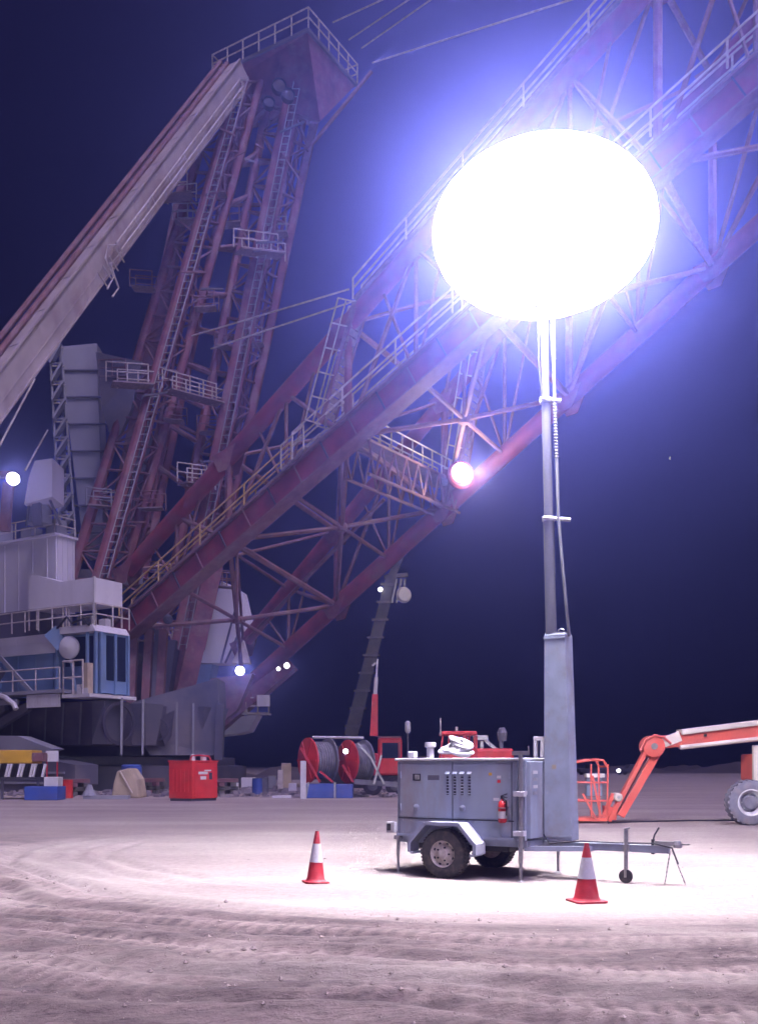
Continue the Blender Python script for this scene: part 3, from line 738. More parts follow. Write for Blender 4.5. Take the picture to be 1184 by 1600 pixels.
# ladder walkway between lower and upper chord on the far side
s0, s1 = on(C0, C1, 722, Rp) + Vector((0,0,1.2)), on(E0, E1, 752, Rp)
ladder_way(s0, s1, .55, 18)
# cross walkway with its truss between the box chord and the lower chord
k0, k1 = on(B0, B1, 548, Lp) + Vector((.3,.3,-.35)), on(C0, C1, 700, Rp) + Vector((0,0,1.3))
strip([k0, k1], 1.5, .1)
rails([k0, k1], U*.8, 1.25, 1.15, .05)
tr0, tr1 = k0 - Vector((0,0,1.9)), k1 - Vector((0,0,1.9))
for s_ in (-1, 1):
    o_ = U*.8*s_; member(k0+o_, k1+o_, .10); member(tr0+o_, tr1+o_, .10)
    for k in range(8):
        p = k0.lerp(k1, k/8)+o_; q = tr0.lerp(tr1, (k+.5)/8)+o_; w = k0.lerp(k1, (k+1)/8)+o_; member(p, q, .07); member(q, w, .07)
# big flood lamps and the sheave housing at the lower chord
def flood(p, r, aim, par, power, strength=None, m_='lamp_white', light_r=.2):
    aim = Vector(aim).normalized(); mb = MB(); mb.lathe(p - aim*r*.9, aim, [(r*.35,0),(r*.8,r*.35),(r*1.05,r*.8),(r*1.08,r*.95)], 18); h_ = gw('floodlight', 'black', mb, par, smooth=True)
    return h_
def lamp_face(p, r, aim, m_):
    aim = Vector(aim).normalized(); mb = MB(); mb.lathe(p, aim, [(r, r*.06),(r*.8,r*.2),(.01,r*.3)], 18); return mb
def lamp(p, r, aim, m_='lamp_white', power=0, spot=70):
    h_ = flood(p, r, aim, G, power)
    gw('lens', m_, lamp_face(p, r*.92, aim, m_), h_, smooth=True)
    if power:
        l = bpy.data.lights.new('floodlight', 'SPOT'); l.energy = power; l.color = (1, .9, .82); l.spot_size = math.radians(spot); l.spot_blend = .5; l.shadow_soft_size = .25
        lo = bpy.data.objects.new('floodlight_source', l); COL.objects.link(lo); aim = Vector(aim).normalized()
        lo.location = Vector(p) + aim*r*.5; lo.rotation_euler = (-aim).to_track_quat('Z', 'Y').to_euler()
pl = P(718, 742, 58.5)
mb = MB(); mb.lathe(pl + Vector((.0,.25,0)), (.25,-1,0), [(.75,0),(.85,.1),(.85,.3),(.72,.42)], 26); gw('sheave_guard', 'drag_red', mb, smooth=True)
mb = MB(); mb.lathe(pl + Vector((-.03,-.35,0)), (.25,-1,-.1), [(.56,.2),(.5,.3),(.02,.36)], 26); gw('lamp_disc', 'lamp_small', mb, smooth=True)
l = bpy.data.lights.new('disc_lamp', 'POINT'); l.energy = 1700; l.color = (1,.78,.5); l.shadow_soft_size = .3
lo = bpy.data.objects.new('disc_lamp_source', l); COL.objects.link(lo); lo.location = pl + Vector((1.0,-1.4,-.2))
lamp(P(562, 682, 54.6), .28, (.2,-1,-.3), 'lamp_small', 160, 120)
lamp(P(375, 1048, 63), .3, (.15,-1,-.15), 'lamp_white', 420, 130)
lamp(P(21, 748, 53), .36, (.3,-1,-.25), 'lamp_white', 400, 130)
for px, py, r in ((448,1040,.2),(435,1045,.13)): lamp(P(px, py, 65), r, (.3,-1,-.2), 'lamp_small')

# ---- mast (the A-frame that carries the boom ropes)
apex = P(430, 130, 70)
def lattice(base, top, r, n, par, m1='drag_red2', xr=.10):
    cols = []
    for b_, t in zip(base, top):
        mb = MB(); mb.tube(b_, t, r, r*.8, seg=9); cols.append(gw('leg_tube', m1, mb, par, smooth=True))
    for k in range(n+1):
        s_ = k/n; pts = [b_.lerp(t, s_) for b_, t in zip(base, top)]
        for i in range(4): member(pts[i], pts[(i+1) % 4], xr, 'drag_pipe', par)
        if k < n:
            p2 = [b_.lerp(t, (k+1)/n) for b_, t in zip(base, top)]
            for i in range(4):
                j = (i+1) % 4
                if (k+i) % 2: member(pts[i], p2[j], xr*.85, 'drag_pipe', par)
                else: member(pts[j], p2[i], xr*.85, 'drag_pipe', par)
bl = [P(112,905,62), P(152,905,61), P(192,905,65), P(222,905,66.5)]
bt = [P(345,128,70), P(372,128,68.2), P(408,128,69.3), P(388,128,71)]
br = [P(248,1015,67), P(275,1015,66), P(312,1015,69.5), P(290,1015,71)]
btr = [P(425,128,71), P(455,128,68.6), P(500,150,70.5), P(472,140,73)]
mb = MB(); mb.bar(P(108,905,63.5), P(224,905,64.5), 1.6, 1.0); mast = gw('mast', 'hull', mb)
order = [0, 1, 2, 3]
lattice([bl[i] for i in order], [bt[i] for i in order], .36, 20, mast, xr=.085)
lattice([bl[0].lerp(bl[2],.5), bl[1].lerp(bl[2],.4), bl[2].lerp(bl[3],.5), bl[3].lerp(bl[0],.3)], [bt[0].lerp(bt[2],.5), bt[1].lerp(bt[2],.4), bt[2].lerp(bt[3],.5), bt[3].lerp(bt[0],.3)], .16, 3, mast, xr=.06)
lattice([br[i] for i in order], [btr[i] for i in order], .40, 21, mast, xr=.085)
lattice([br[0].lerp(br[2],.5), br[1].lerp(br[2],.4), br[2].lerp(br[3],.5), br[3].lerp(br[0],.3)], [btr[0].lerp(btr[2],.5), btr[1].lerp(btr[2],.4), btr[2].lerp(btr[3],.5), btr[3].lerp(btr[0],.3)], .16, 3, mast, xr=.06)
# heavy red foot of the right leg
mb = MB(); mb.bar(P(278,1098,66), P(328,885,67.5), 1.6, 1.3, w2=1.5); gw('leg_foot', 'drag_red2', mb, mast)
mb = MB(); mb.bar(P(328,885,67.5), P(340,840,67.6), 1.45, 1.0, w2=.8, h2=.8); gw('leg_shoe', 'drag_red2', mb, mast)
# horizontal ties between the legs
for f_ in (.22, .30, .36, .42, .49, .56, .65, .74, .82, .9):
    p = bl[2].lerp(bt[2], f_); q = br[0].lerp(btr[0], f_+.05); member(p, q, .18, 'drag_pipe', mast); member(bl[3].lerp(bt[3], f_), br[3].lerp(btr[3], f_+.05), .14, 'drag_pipe', mast)
# service galleries with small handrails up the legs
for (pts_) in ((P(262,610,64), P(345,632,67)), (P(175,600,62), P(240,604,63)), (P(285,755,64), P(330,760,66)), (P(255,310,66.2), P(300,305,66.5)), (P(372,392,66), P(440,400,68)), (P(180,1000,64), P(262,1004,66))):
    p, q = pts_; sd = Vector((.2,.6,0)); strip([p, q], 1.1, .1, par=mast); rails([p, q], sd, 1.2, 1.0, .045, par=mast)
# working platform and head box
ap = P(482, 42, 66); wu = -U*8.6; wv = Vv*6.3
c4 = [ap, ap+wu, ap+wu+wv, ap+wv]
mb = MB(); mb.prism([p - Vector((0,0,.25)) for p in c4], (0,0,.25)); plat = gw('head_platform', 'hull', mb)
for p, q in zip(c4, c4[1:] + c4[:1]):
    rails([p, q], Vector((0,0,0)), 1.35, 1.25, .055, 'rail', plat, both=False)
mb = MB()
hb = [p.lerp((c4[0]+c4[2])/2, .04) - Vector((0,0,.26)) for p in c4]
lowc = [P(412,150,68.5), P(352,150,70.2), P(395,150,73), P(478,165,72)]
lowc = [P(500,190,68.2), P(350,135,71.0), P(400,160,75), P(490,200,74)]
mb.add(hb + lowc, [(0,1,2,3),(7,6,5,4),(0,4,5,1),(1,5,6,2),(2,6,7,3),(3,7,4,0)])
gw('head_box', 'drag_red2', mb, plat)
for px, py, r in ((436,136,.5),(450,150,.45),(420,162,.4)):
    mb = MB(); mb.lathe(P(px,py,67.0), (.3,-1,0), [(r*.3,-.15),(r*.9,-.1),(r,-.2),(r,.25),(r*.9,.12),(r*.3,.2)], 22, capped=True); gw('sheave', 'deck_dark', mb, plat, smooth=True)
member(P(580,112,69.5), P(480,235,69), .13, 'drag_pipe', mast)
# long back leg: a box girder with pipes and a stairway on it
K0, K1 = P(-110, 745, 47.5), P(368, 118, 69)
kd = (K1-K0).normalized(); ka, kb = MB().frame(K0, K1, (0,0,1))
mb = MB(); mb.bar(K0, K1, 1.75, 1.5); bk = gw('back_leg', 'stay', mb)
mb = MB()
for s_ in (-.72, .72):
    for h_ in (-.70, .70): mb.bar(K0 + ka*s_*1.25 + kb*h_*1.12, K1 + ka*s_*1.25 + kb*h_*1.12, .14, .10)
gw('flange', 'stay', mb, bk)
mb = MB()
for s_, w_ in ((-.2,.03),): mb.bar(K0 - ka*.88 + kb*s_*1.3, K1 - ka*.88 + kb*s_*1.3, .04, w_)
for s_, w_ in ((-.2,.03),): mb.bar(K0 + ka*.88 + kb*s_*1.3, K1 + ka*.88 + kb*s_*1.3, .04, w_)
gw('long_rib', 'stay', mb, bk)
for i_, o_ in enumerate((.95, 1.2)):
    mb = MB(); mb.tube(K0 + kb*o_ - ka*(.2 + .45*i_), K1 + kb*o_*.9 - ka*(.2 + .45*i_), .17, seg=8); gw('pipe', 'drag_pipe', mb, bk, smooth=True)
nb = int((K1-K0).length/3.2)
for k in range(nb+1):
    p = K0 + kd*3.2*k; mb = MB(); mb.bar(p + ka*1.0 + kb*.76, p - ka*1.0 + kb*.76, .06, .06, up=kd); gw('stiffener', 'stay', mb, bk)
def kp(px, py, fr):
    return P(px, py, fr)
h0, h1 = K0.lerp(K1, .47), K0.lerp(K1, .955)
mb = MB(); s_ = ka*1.0
side = -1 if (K0 - ka).y < (K0 + ka).y else 1
for z in (.15, -.30): mb.tube(h0 + ka*side*1.35 + kb*z, h1 + ka*side*1.35 + kb*z, .05, seg=6)
for k in range(9):
    p = h0.lerp(h1, k/8); mb.tube(p + ka*side*.9 - kb*.1, p + ka*side*1.37 + kb*.2, .05, seg=5); mb.tube(p + ka*side*1.35 + kb*.2, p + ka*side*1.35 - kb*.45, .045, seg=5)
gw('handrail', 'rail', mb, bk)
mb = MB(); c = h0 + ka*side*1.3
mb.path([c, c - kd*.8 + kb*.45, c - kd*1.6 + kb*.1, c - kd*1.9 - kb*.9, c - kd*2.9 - kb*1.0], .06, 6); mb.path([c - kb*.4, c - kd*1.5 - kb*.3, c - kd*2.0 - kb*1.5, c - kd*2.9 - kb*1.5], .06, 6)
for q in (.3, 1.2, 2.1, 2.8): mb.tube(c - kd*q, c - kd*q - kb*.9, .05, seg=5)
gw('ladder_cage', 'rail', mb, bk)
# ropes
def rope(a, b_, r, par=G, m_='reel_grey', sag=0):
    mb = MB(); pts = [a.lerp(b_, k/10) - Vector((0,0,sag*4*(k/10)*(1-k/10))) for k in range(11)]; mb.path(pts, r, 5); gw('rope', m_, mb, par)
for i_, (a, b_) in enumerate(((P(582,98,69.5), P(1010,-38,50)), (P(520,35,68), P(640,-20,62)), (P(545,62,69), P(690,-35,60)), (P(565,75,69.5), P(715,-30,60)),
    (P(300,525,66), P(545,452,56)), (P(330,545,66), P(600,455,56)), (P(55,592,50), P(-10,715,49)), (P(75,672,56), P(40,735,54.5)))):
    rope(a, b_, .055, m_='rail')
# ---- stair tower and tall rear legs in pale grey
mb = MB(); t0, t1 = P(112,880,64), P(92,535,66)
tower = mb.bar(P(104,900,66), P(96,540,68), .25, .25) and gw('stair_tower', 'hull', mb)
cs0 = [P(98,890,64), P(122,890,64), P(122,890,66), P(98,890,66)]; cs1 = [P(78,540,65), P(96,540,65), P(96,540,67), P(78,540,67)]
for a, b_ in zip(cs0, cs1): member(a, b_, .09, 'house_grey', tower, 'corner_post')
for k in range(12):
    f_ = k/12; pts = [a.lerp(b_, f_) for a, b_ in zip(cs0, cs1)]; p2 = [a.lerp(b_, f_+1/12) for a, b_ in zip(cs0, cs1)]
    mb = MB(); mb.prism(pts, (0,0,.12)); gw('landing', 'house_grey', mb, tower)
    mb = MB(); mb.bar(pts[0], p2[1], .7, .15); gw('stair', 'house_grey', mb, tower)
    member(pts[1]+Vector((0,0,1.1)), pts[0]+Vector((0,0,1.1)), .05, 'rail', tower, 'handrail')
def taperleg(q0, q1, w0, w1, h0_, h1_, name, m_):
    mb = MB(); mb.bar(q0, q1, w0, h0_, w2=w1, h2=h1_); return gw(name, m_, mb)
tl = taperleg(P(152,870,66), P(128,548,67), 1.3, 2.6, 1.4, 1.6, 'rear_leg', 'house_grey')
tl2 = taperleg(P(180,850,69), P(290,290,71), 1.2, .9, 1.2, .9, 'rear_leg', 'drag_pipe')
for k in range(7):
    p = P(152,870,66).lerp(P(128,548,67), .1+k*.13); mb = MB(); mb.bar(p - Vector((1.0+k*.14,.85,0)), p + Vector((1.0+k*.14,-.85,0)), .1, .14, up=(0,1,0)); gw('stiffener', 'hull', mb, tl)
mb = MB(); mb.prism([P(150,550,64), P(222,565,64.5), P(205,640,64), P(178,700,64), P(160,640,64)], (0,.5,0)); sp = gw('gusset_panel', 'hull', mb)
mb = MB(); mb.prism([P(222,620,68), P(250,740,68), P(252,775,68), P(225,838,68), P(180,870,68), P(190,780,68)], (0,1.0,0)); gw('side_panel', 'house_grey', mb)
for _ in range(60):           # walkway brackets, lamps and pipes crowding the foot of the mast
    px, py = random.uniform(110, 480), random.uniform(190, 1000)
    if px < 108 + (905-py)*.30 or px > 255 + (1000-py)*.28: continue
    p = P(px, py, random.uniform(62, 67)); d = Vector((random.uniform(-1.4,1.4), random.uniform(-.5,.5), random.choice((0, 0, random.uniform(-1.3,1.3)))))
    mb = MB(); mb.bar(p - d*.7, p + d*.7, .09, .12); gw('bracket', random.choice(('drag_pipe','hull','drag_pipe')), mb, mast)

# ---- white machine house and cabs on the left
mb = MB(); fbox(mb, -26, -5.8, 2.2, 3.7, 11.2, 15.9); house = gw('machine_house', 'house', mb)
for k in range(14):
    u = -6.6 - k*1.35; mb = MB(); p = [F(u-.05,2.14,11.3), F(u+.05,2.14,11.3), F(u+.05,2.14,15.8), F(u-.05,2.14,15.8)]; mb.prism(p, Vv*.055); gw('panel_rib', 'house', mb, house)
for k in range(4):
    v = 2.35 + k*.4; mb = MB(); mb.prism([F(-5.74,v-.05,11.3), F(-5.74,v+.05,11.3), F(-5.74,v+.05,15.8), F(-5.74,v-.05,15.8)], -U*.055); gw('panel_rib', 'house', mb, house)
mb = MB(); fbox(mb, -26, -5.65, 2.0, 3.85, 15.905, 16.05); rf = gw('roof', 'house', mb, house)
rails([F(-26,2.1,16.05), F(-5.8,2.1,16.05), F(-5.8,3.7,16.05)], Vector((0,0,0)), 1.1, 1.8, .045, par=house, both=False)
for (u0,u1,v0,v1,z1_) in ((-7.2,-6.2,2.6,3.4,17.1),(-9.6,-8.6,2.6,3.5,16.9),(-13,-11.6,2.6,3.6,17.6)):
    mb = MB(); fbox(mb, u0,u1,v0,v1,16.055,z1_); gw('roof_unit', 'house_grey', mb, house)
# lower middle house level
mb = MB(); fbox(mb, -26, -5.9, 1.0, 3.6, 9.51, 11.19); gw('mid_house', 'hull', mb, house)
# vent hood
mb = MB(); mb.prism([P(38,788,59), P(82,776,59), P(82,716,59), P(55,720,59), P(46,744,59)], Vector((0,2.2,0))); vh = gw('vent_hood', 'house', mb)
mb = MB(); mb.bar(P(42,822,59.5), P(46,786,59.5), .12,.12); mb.bar(P(60,822,59.5), P(58,785,59.5), .5,.3); mb.bar(P(95,820,59.5), P(78,780,59.5), .14,.14); gw('hood_leg', 'hull', mb, vh)
mb = MB(); mb.lathe(P(62,820,60.3), (0,0,1), [(.75,0),(.75,.9),(.5,1.3)], 14); gw('exhaust', 'house_grey', mb, vh, smooth=True)
mb = MB(); mb.bar(P(8,830,54), P(14,755,54), .5, .4); mb.bar(P(-25,742,54), P(20,742,54), .5,.3); gw('lamp_mast', 'drag_pipe', mb)
# canopy above the cab
mb = MB(); fbox(mb, -5.65, 0, 0, 2.15, 10.95, 12.35); cp = gw('canopy', 'house', mb)
mb = MB(); mb.prism([F(-5.65,-.002,12.352), F(-2.8,-.002,12.352), F(-4.9,-.002,12.95), F(-5.65,-.002,13.05)], Vv*1.8); gw('canopy_ridge', 'house', mb, cp)
for u, v in ((0,0),(-5.6,0),(0,2.1),(-4.9,0),(-2.6,0),(-2.1,0)):
    mb = MB(); mb.tube(F(u-.06,v+.06,9.7), F(u-.06,v+.06,10.95), .055, seg=6); gw('post', 'rail', mb, cp)
mb = MB(); mb.bb(0,0,0,0,0,0) if False else fbox(mb, -.08, .04, -.05, .07, 9.6, 12.4); gw('corner_post', 'white', mb, cp)
# cab roof with gear on it
mb = MB(); fbox(mb, -3.0, .25, -.15, 2.5, 9.25, 9.66, .3); cr = gw('cab_roof', 'house', mb)
rails([F(-12,.0,9.66), F(.1,.0,9.66), F(.1,2.6,9.66)], Vector((0,0,0)), 1.2, 1.1, .045, par=cr, both=False)
for _ in range(9):
    u, v = random.uniform(-5.2,-.4), random.uniform(.5,1.8); h_ = random.uniform(.35,.95); mb = MB(); fbox(mb, u, u+random.uniform(.25,.6), v, v+.4, 9.67, 9.67+h_); gw('roof_gear', random.choice(('house','hull','house_grey','drag_red2')), mb, cr)
mb = MB(); mb.path([F(-2.9,-.2,9.6), F(-2.0,-.25,10.2), F(-1.6,-.25,9.8), F(-.7,-.25,9.95), F(-.2,-.2,9.6)], .07, 6); gw('hose', 'black', mb, cr)
# cab body: back wall, floor, glazed front corner, fan
mb = MB(); fbox(mb, -3.2, .15, .5, 2.4, 5.75, 9.24); cab = gw('cab', 'cab_blue', mb)
mb = MB(); fbox(mb, -2.95, -.62, .47, .499, 7.4, 9.1); fbox(mb, .152, .17, .75, 2.25, 6.5, 9.1); gw('window_pane', 'glass', mb, cab)
for u in (-3.1, -.55, .14):
    mb = MB(); fbox(mb, u-.07, u+.07, -.1, .06, 5.7, 9.24); gw('pillar', 'cab_blue', mb, cab)
for v in (.3, 1.4, 2.4):
    mb = MB(); fbox(mb, .15, .29, v-.07, v+.07, 5.7, 9.24); gw('pillar', 'cab_blue', mb, cab)
fc_ = P(110, 1012, 56.1)
mb = MB(); mb.lathe(fc_, (-.3,-1,0), [(.66,0),(.68,.1),(.62,.16),(.3,.2),(.1,.28)], 26); fan = gw('fan', 'white', mb, cab, smooth=True)
mb = MB(); mb.tube(fc_ + Vector((0,.05,-.6)), F(-1.75,.2,5.9), .08, seg=8); mb.bar(P(80,1005,56.3), P(98,990,56.3), .06, 1.2); gw('fan_stand', 'cab_blue', mb, cab)
# lower blue level to the left of the cab
mb = MB(); fbox(mb, -14, -3.25, .8, 3.0, 5.75, 9.0); lc = gw('blue_annex', 'cab_blue', mb)
mb = MB(); fbox(mb, -14, -3.0, .6, 3.1, 9.005, 9.5); gw('annex_roof', 'house', mb, lc)
mb = MB(); fbox(mb, -14, -3.1, .62, .79, 8.35, 9.0); gw('fascia', 'house', mb, lc)
for k in range(6):
    mb = MB(); u = -4.4 - k*1.6; fbox(mb, u-.06, u+.06, .74, .798, 5.8, 8.3); gw('panel_rib', 'cab_blue', mb, lc)
mb = MB(); mb.bar(F(-9.5,-.2,9.4), F(-4.6,-.5,5.8), .25, .12, up=Vv); gw('stair_stringer', 'house_grey', mb, lc)
mb = MB(); mb.bar(F(-7.6,-.4,7.4), F(-9.0,-.4,5.8), .5, .3, up=Vv); gw('chute', 'hull', mb, lc)
# deck slabs, edge in white
mb = MB(); fbox(mb, -1.55, .7, -1.0, 2.6, 5.42, 5.62); dk = gw('cab_platform', 'white', mb)
rails([F(-1.5,-.95,5.62), F(.1,-.95,5.62)], Vector((0,0,0)), 1.9, .6, .05, par=dk, both=False)
rails([F(-1.5,-.95,5.62), F(-1.5,-.2,5.62)], Vector((0,0,0)), 1.9, .6, .05, par=dk, both=False)
mb = MB(); mb.bb(0,0,0,0,0,0) if False else fbox(mb, -.3, .1, -.6, -.2, 5.63, 7.4); gw('tarp_roll', 'tan', mb, dk)
mb = MB(); fbox(mb, -.9, -.6, -.5, -.2, 5.63, 6.2); fbox(mb, -.5, .35, -.8, -.78, 5.63, 5.95); gw('toolbox', 'white', mb, dk)
mb = MB(); fbox(mb, -14, -1.7, -1.0, .5, 5.75, 5.95); dk2 = gw('side_walkway', 'house_grey', mb)
rails([F(-14,-.95,5.95), F(-1.8,-.95,5.95)], Vector((0,0,0)), 1.25, 1.9, .045, par=dk2, both=False)
mb = MB(); fbox(mb, -4.7, -2.0, -.9, -.7, 4.95, 5.70); pf = gw('fascia', 'white', mb)
mb = MB(); fbox(mb, -14, -5.6, -.9, -.7, 5.2, 5.5); gw('fascia', 'house_grey', mb)
mb = MB(); mb.path([F(-7.4,-1.0,5.9), F(-6.4,-1.0,5.6), F(-5.7,-1.0,5.2), F(-5.5,-1.0,4.9)], .16, 8); gw('duct', 'white', mb, smooth=True)
# revolving frame: dark body with deep plate gussets
mb = MB(); fbox(mb, -28, -.5, .3, 10.5, 2.75, 5.3); rv = gw('revolving_frame', 'deck_dark', mb)
for u in (-10.5, -8.4):
    mb = MB(); mb.bar(F(u-2.5,-.3,2.9), F(u+3.2,-.3,5.1), .5, .32, up=Vv); gw('diagonal_strut', 'hull', mb, rv)
for (v0, v1, u1) in ((.3, 2.2, .5), (3.4, 5.0, .6), (8.0, 10.4, 1.2)):
    mb = MB(); mb.add([F(-.6,v0,2.8),F(u1*.5,v0+.4,2.8),F(u1*.5,v1-.4,2.8),F(-.6,v1,2.8),F(-.6,v0,5.3),F(u1,v0,5.3),F(u1,v1,5.3),F(-.6,v1,5.3)], [(0,3,2,1),(4,5,6,7),(0,1,5,4),(1,2,6,5),(2,3,7,6),(3,0,4,7)]); gw('gusset', 'hull', mb, rv)
mb = MB(); mb.prism([P(205,1098,60), P(340,1060,62), P(342,1098,62), P(338,1180,62), P(235,1180,60), P(215,1150,60)], Vector((0,3.0,0))); gw('front_plate', 'hull', mb, rv)
mb = MB(); mb.prism([P(255,1118,59.9), P(272,1110,59.9), P(268,1150,59.9), P(258,1165,59.9), P(250,1140,59.9)], Vector((0,.09,0))); gw('dark_recess_plate', 'deck_dark', mb, rv)  # solid dark plate, painted as the shade inside a recess
mb = MB(); mb.bar(P(345,1100,62), P(342,1188,62), .5, .5); gw('column', 'hull', mb, rv)
# legs and machinery between deck and boom foot
for px, w in ((205,.5),(228,.5),(250,.5),(240,.25)):
    mb = MB(); mb.bar(P(px,1100,61.5), P(px+6,985,62.5), w, w); gw('column', 'drag_pipe' if w == .5 else 'hull', mb, rv)
mb = MB(); mb.prism([P(198,1098,64), P(262,1098,64), P(275,1000,65), P(205,1000,65)], Vector((0,1.5,0))); gw('winch_house', 'deck_dark', mb, rv)
for px, py, r in ((232,985,.4),(262,968,.3),(215,1030,.35)):
    mb = MB(); mb.lathe(P(px,py,63), (.4,-1,0), [(r,0),(r*1.1,.15),(r*.8,.3),(r*.4,.4)], 16); gw('drum', 'hull', mb, rv, smooth=True)
# white wedge panel and its blue lower end beside the mast foot
mb = MB(); mb.prism([P(304,1036,73), P(346,908,73), P(368,922,73), P(384,990,73), P(350,1036,73)], Vector((.6,2.0,0))); wp = gw('wedge_panel', 'house', mb)
mb = MB(); mb.prism([P(285,1104,72.8), P(304,1038,72.8), P(332,1038,72.8), P(318,1104,72.8)], Vector((.3,1.2,0))); gw('wedge_foot', 'cab_blue', mb, wp)
for a, b_ in (((345,1036),(374,930)), ((352,1036),(383,968))):
    mb = MB(); mb.bar(P(*a,72.5), P(*b_,72.5), .14, .14); gw('frame_bar', 'deck_dark', mb, wp)
mb = MB(); mb.prism([P(362,1036,70), P(380,1000,70), P(390,1036,70)], Vector((0,1.0,0))); gw('tan_bracket', 'tan', mb, wp)  # bracket in plain tan
# boom foot, front deck and small platform
mb = MB(); mb.prism([P(332,1128,67), P(392,1072,68), P(450,1030,67), P(462,1042,67), P(395,1100,68), P(345,1140,67)], Vector((0,2.2,0))); bf = gw('boom_foot', 'drag_red2', mb)
mb = MB(); mb.prism([P(300,1100,66.5), P(330,1060,66.5), P(395,1052,66.5), P(370,1110,66.5), P(330,1140,66.5)], Vector((0,1.4,0))); gw('foot_bracket', 'drag_pipe', mb, bf)
mb = MB(); mb.prism([P(336,1125,69), P(402,1116,69), P(388,1142,69), P(372,1146,69), P(336,1150,69)], Vector((0,3,0))); gw('lower_fairing', 'house', mb, bf)
mb = MB(); mb.prism([P(362,1116,68), P(420,1116,68), P(420,1113,68), P(362,1113,68)], Vector((0,1.6,0))); fp = gw('front_platform', 'rail', mb)
for x0_, x1_, y_ in ((386,420,1103),(386,420,1090)):
    mb = MB(); mb.tube(P(x0_,y_,68), P(x1_,y_,68), .06, seg=5); gw('handrail', 'rail', mb, fp)
for x_ in (386, 403, 420):
    mb = MB(); mb.tube(P(x_,1113,68), P(x_,1089,68), .06, seg=5); gw('rail_post', 'rail', mb, fp)
mb = MB(); mb.prism([P(364,1112,67.8), P(385,1112,67.8), P(385,1097,67.8), P(364,1099,67.8)], Vector((0,1,0))); gw('junction_box', 'tan', mb, fp)
mb = MB(); mb.bb(*(lambda p: (p.x-.45,p.x+.45,p.y-.2,p.y+.2,p.z-.4,p.z+.4))(P(412,1095,67.9))); gw('panel_box', 'house', mb, fp)
# round base tub and walking shoe
mb = MB(); cc = F(-11, 9.5, 0); mb.lathe(cc, (0,0,1), [(11.2,0),(11.2,1.5),(10.4,1.6),(10.4,2.1),(9.4,2.15),(9.4,2.74)], 48); gw('base_tub', 'hull', mb, smooth=True)
mb = MB(); mb.prism([F(-17,-1.6,.3), F(-16,-1.6,0), F(-1.0,-1.6,0), F(.2,-1.6,.5), F(.2,-1.6,1.6), F(-2,-1.6,1.9), F(-15,-1.6,1.9), F(-17,-1.6,1.5)], Vv*1.7); sh = gw('walking_shoe', 'hull', mb)
for z in (.55, 1.15):
    mb = MB(); fbox(mb, -15.5, -.6, -1.68, -1.605, z-.06, z+.06); gw('shoe_rib', 'house_grey', mb, sh)
mb = MB(); mb.prism([F(-11,-1.3,1.95), F(-4,-1.3,1.95), F(-2,-1.3,2.5), F(-5,-1.3,3.3), F(-9,-1.3,3.4)], Vv*.9); gw('shoe_bracket', 'house_grey', mb, sh)

# ribs, pipes and dark rings painted as openings on the dark body, ladders up the mast legs
for k in range(16):
    u = -1.4 - k*1.5; mb = MB(); mb.prism([F(u-.07,.12,2.8), F(u+.07,.12,2.8), F(u+.07,.28,5.25), F(u-.07,.28,5.25)], Vv*.02); gw('web_rib', 'hull', mb, rv)
for v_ in (1.2, 2.9, 5.8, 7.3, 9.4):
    mb = MB(); mb.bar(F(.9, v_, 2.2), F(.75, v_+.2, 5.5), .12, .12); gw('pipe', 'house_grey', mb, rv)
for cpx, cpy, cr_ in ((178,1137,1.25),(246,1140,.7)):
    mb = MB(); mb.lathe(P(cpx,cpy,59.0) if cpx > 200 else F(.62,1.2,4.0), U if cpx < 200 else (0,-1,0), [(cr_,0),(cr_,.12),(cr_*.85,.14),(cr_*.85,.05)], 24, capped=False); gw('rim_ring', 'deck_dark', mb, rv, smooth=True)
for k in range(0):
    mb = MB(); a = P(150+k*22, 1105, 59.5); b2_ = P(160+k*24, 1172, 58.8); mb.path([a, a.lerp(b2_, .3)+Vector((.2,-.3,.1)), a.lerp(b2_, .7)+Vector((-.2,-.3,-.2)), b2_], .09, 6); gw('hose', random.choice(('black','hull')), mb, rv, smooth=True)
for lg0, lg1, n_ in ((bl[1], bt[1], 70), (br[1], btr[1], 70)):
    o_ = Vector((.55,-.5,0)); mb = MB()
    for s_ in (-.25, .25): mb.tube(lg0+o_+Vector((s_,0,0)), lg1+o_+Vector((s_,0,0)), .04, seg=5)
    for k in range(n_): c = lg0.lerp(lg1, (k+.5)/n_)+o_; mb.bar(c-Vector((.25,0,0)), c+Vector((.25,0,0)), .05, .05)
    gw('ladder', 'house_grey', mb, mast)
for lg0, lg1 in ((bl[2], bt[2]), (br[2], btr[2]), (bl[0], bt[0]), (br[0], btr[0])):
    for f_ in (.14,.33,.52,.72):
        f_ += random.uniform(-.04,.04); p = lg0.lerp(lg1, f_) + Vector((0,-.6,0)); q = p + Vector((random.choice((-1,1))*random.uniform(1.2,2.2), .1, random.uniform(-.2,.2))); strip([p, q], .9, .08, par=mast, name='platform'); rails([p, q], Vector((.1,.4,0)), 1.1, .8, .04, random.choice(('drag_pipe','drag_pipe','house_grey')), par=mast)

# gusset plates where the braces meet the chords
for (a, b_, c, e) in N_:
    for q, hh in ((a, .9), (c, 1.0), (e, .9)):
        mb = MB(); o_ = Vv*.1
        for sgn in (-1, 1): mb.prism([q + U*-hh + o_*sgn*5.2, q + U*hh + Vector((0,0,.55)) + o_*sgn*5.2, q + U*.35 + Vector((0,0,-.9)) + o_*sgn*5.2, q - U*.35 + Vector((0,0,-1.0)) + o_*sgn*5.2], o_*sgn*.4)
        gw('node_plate', 'drag_red2', mb, boom)

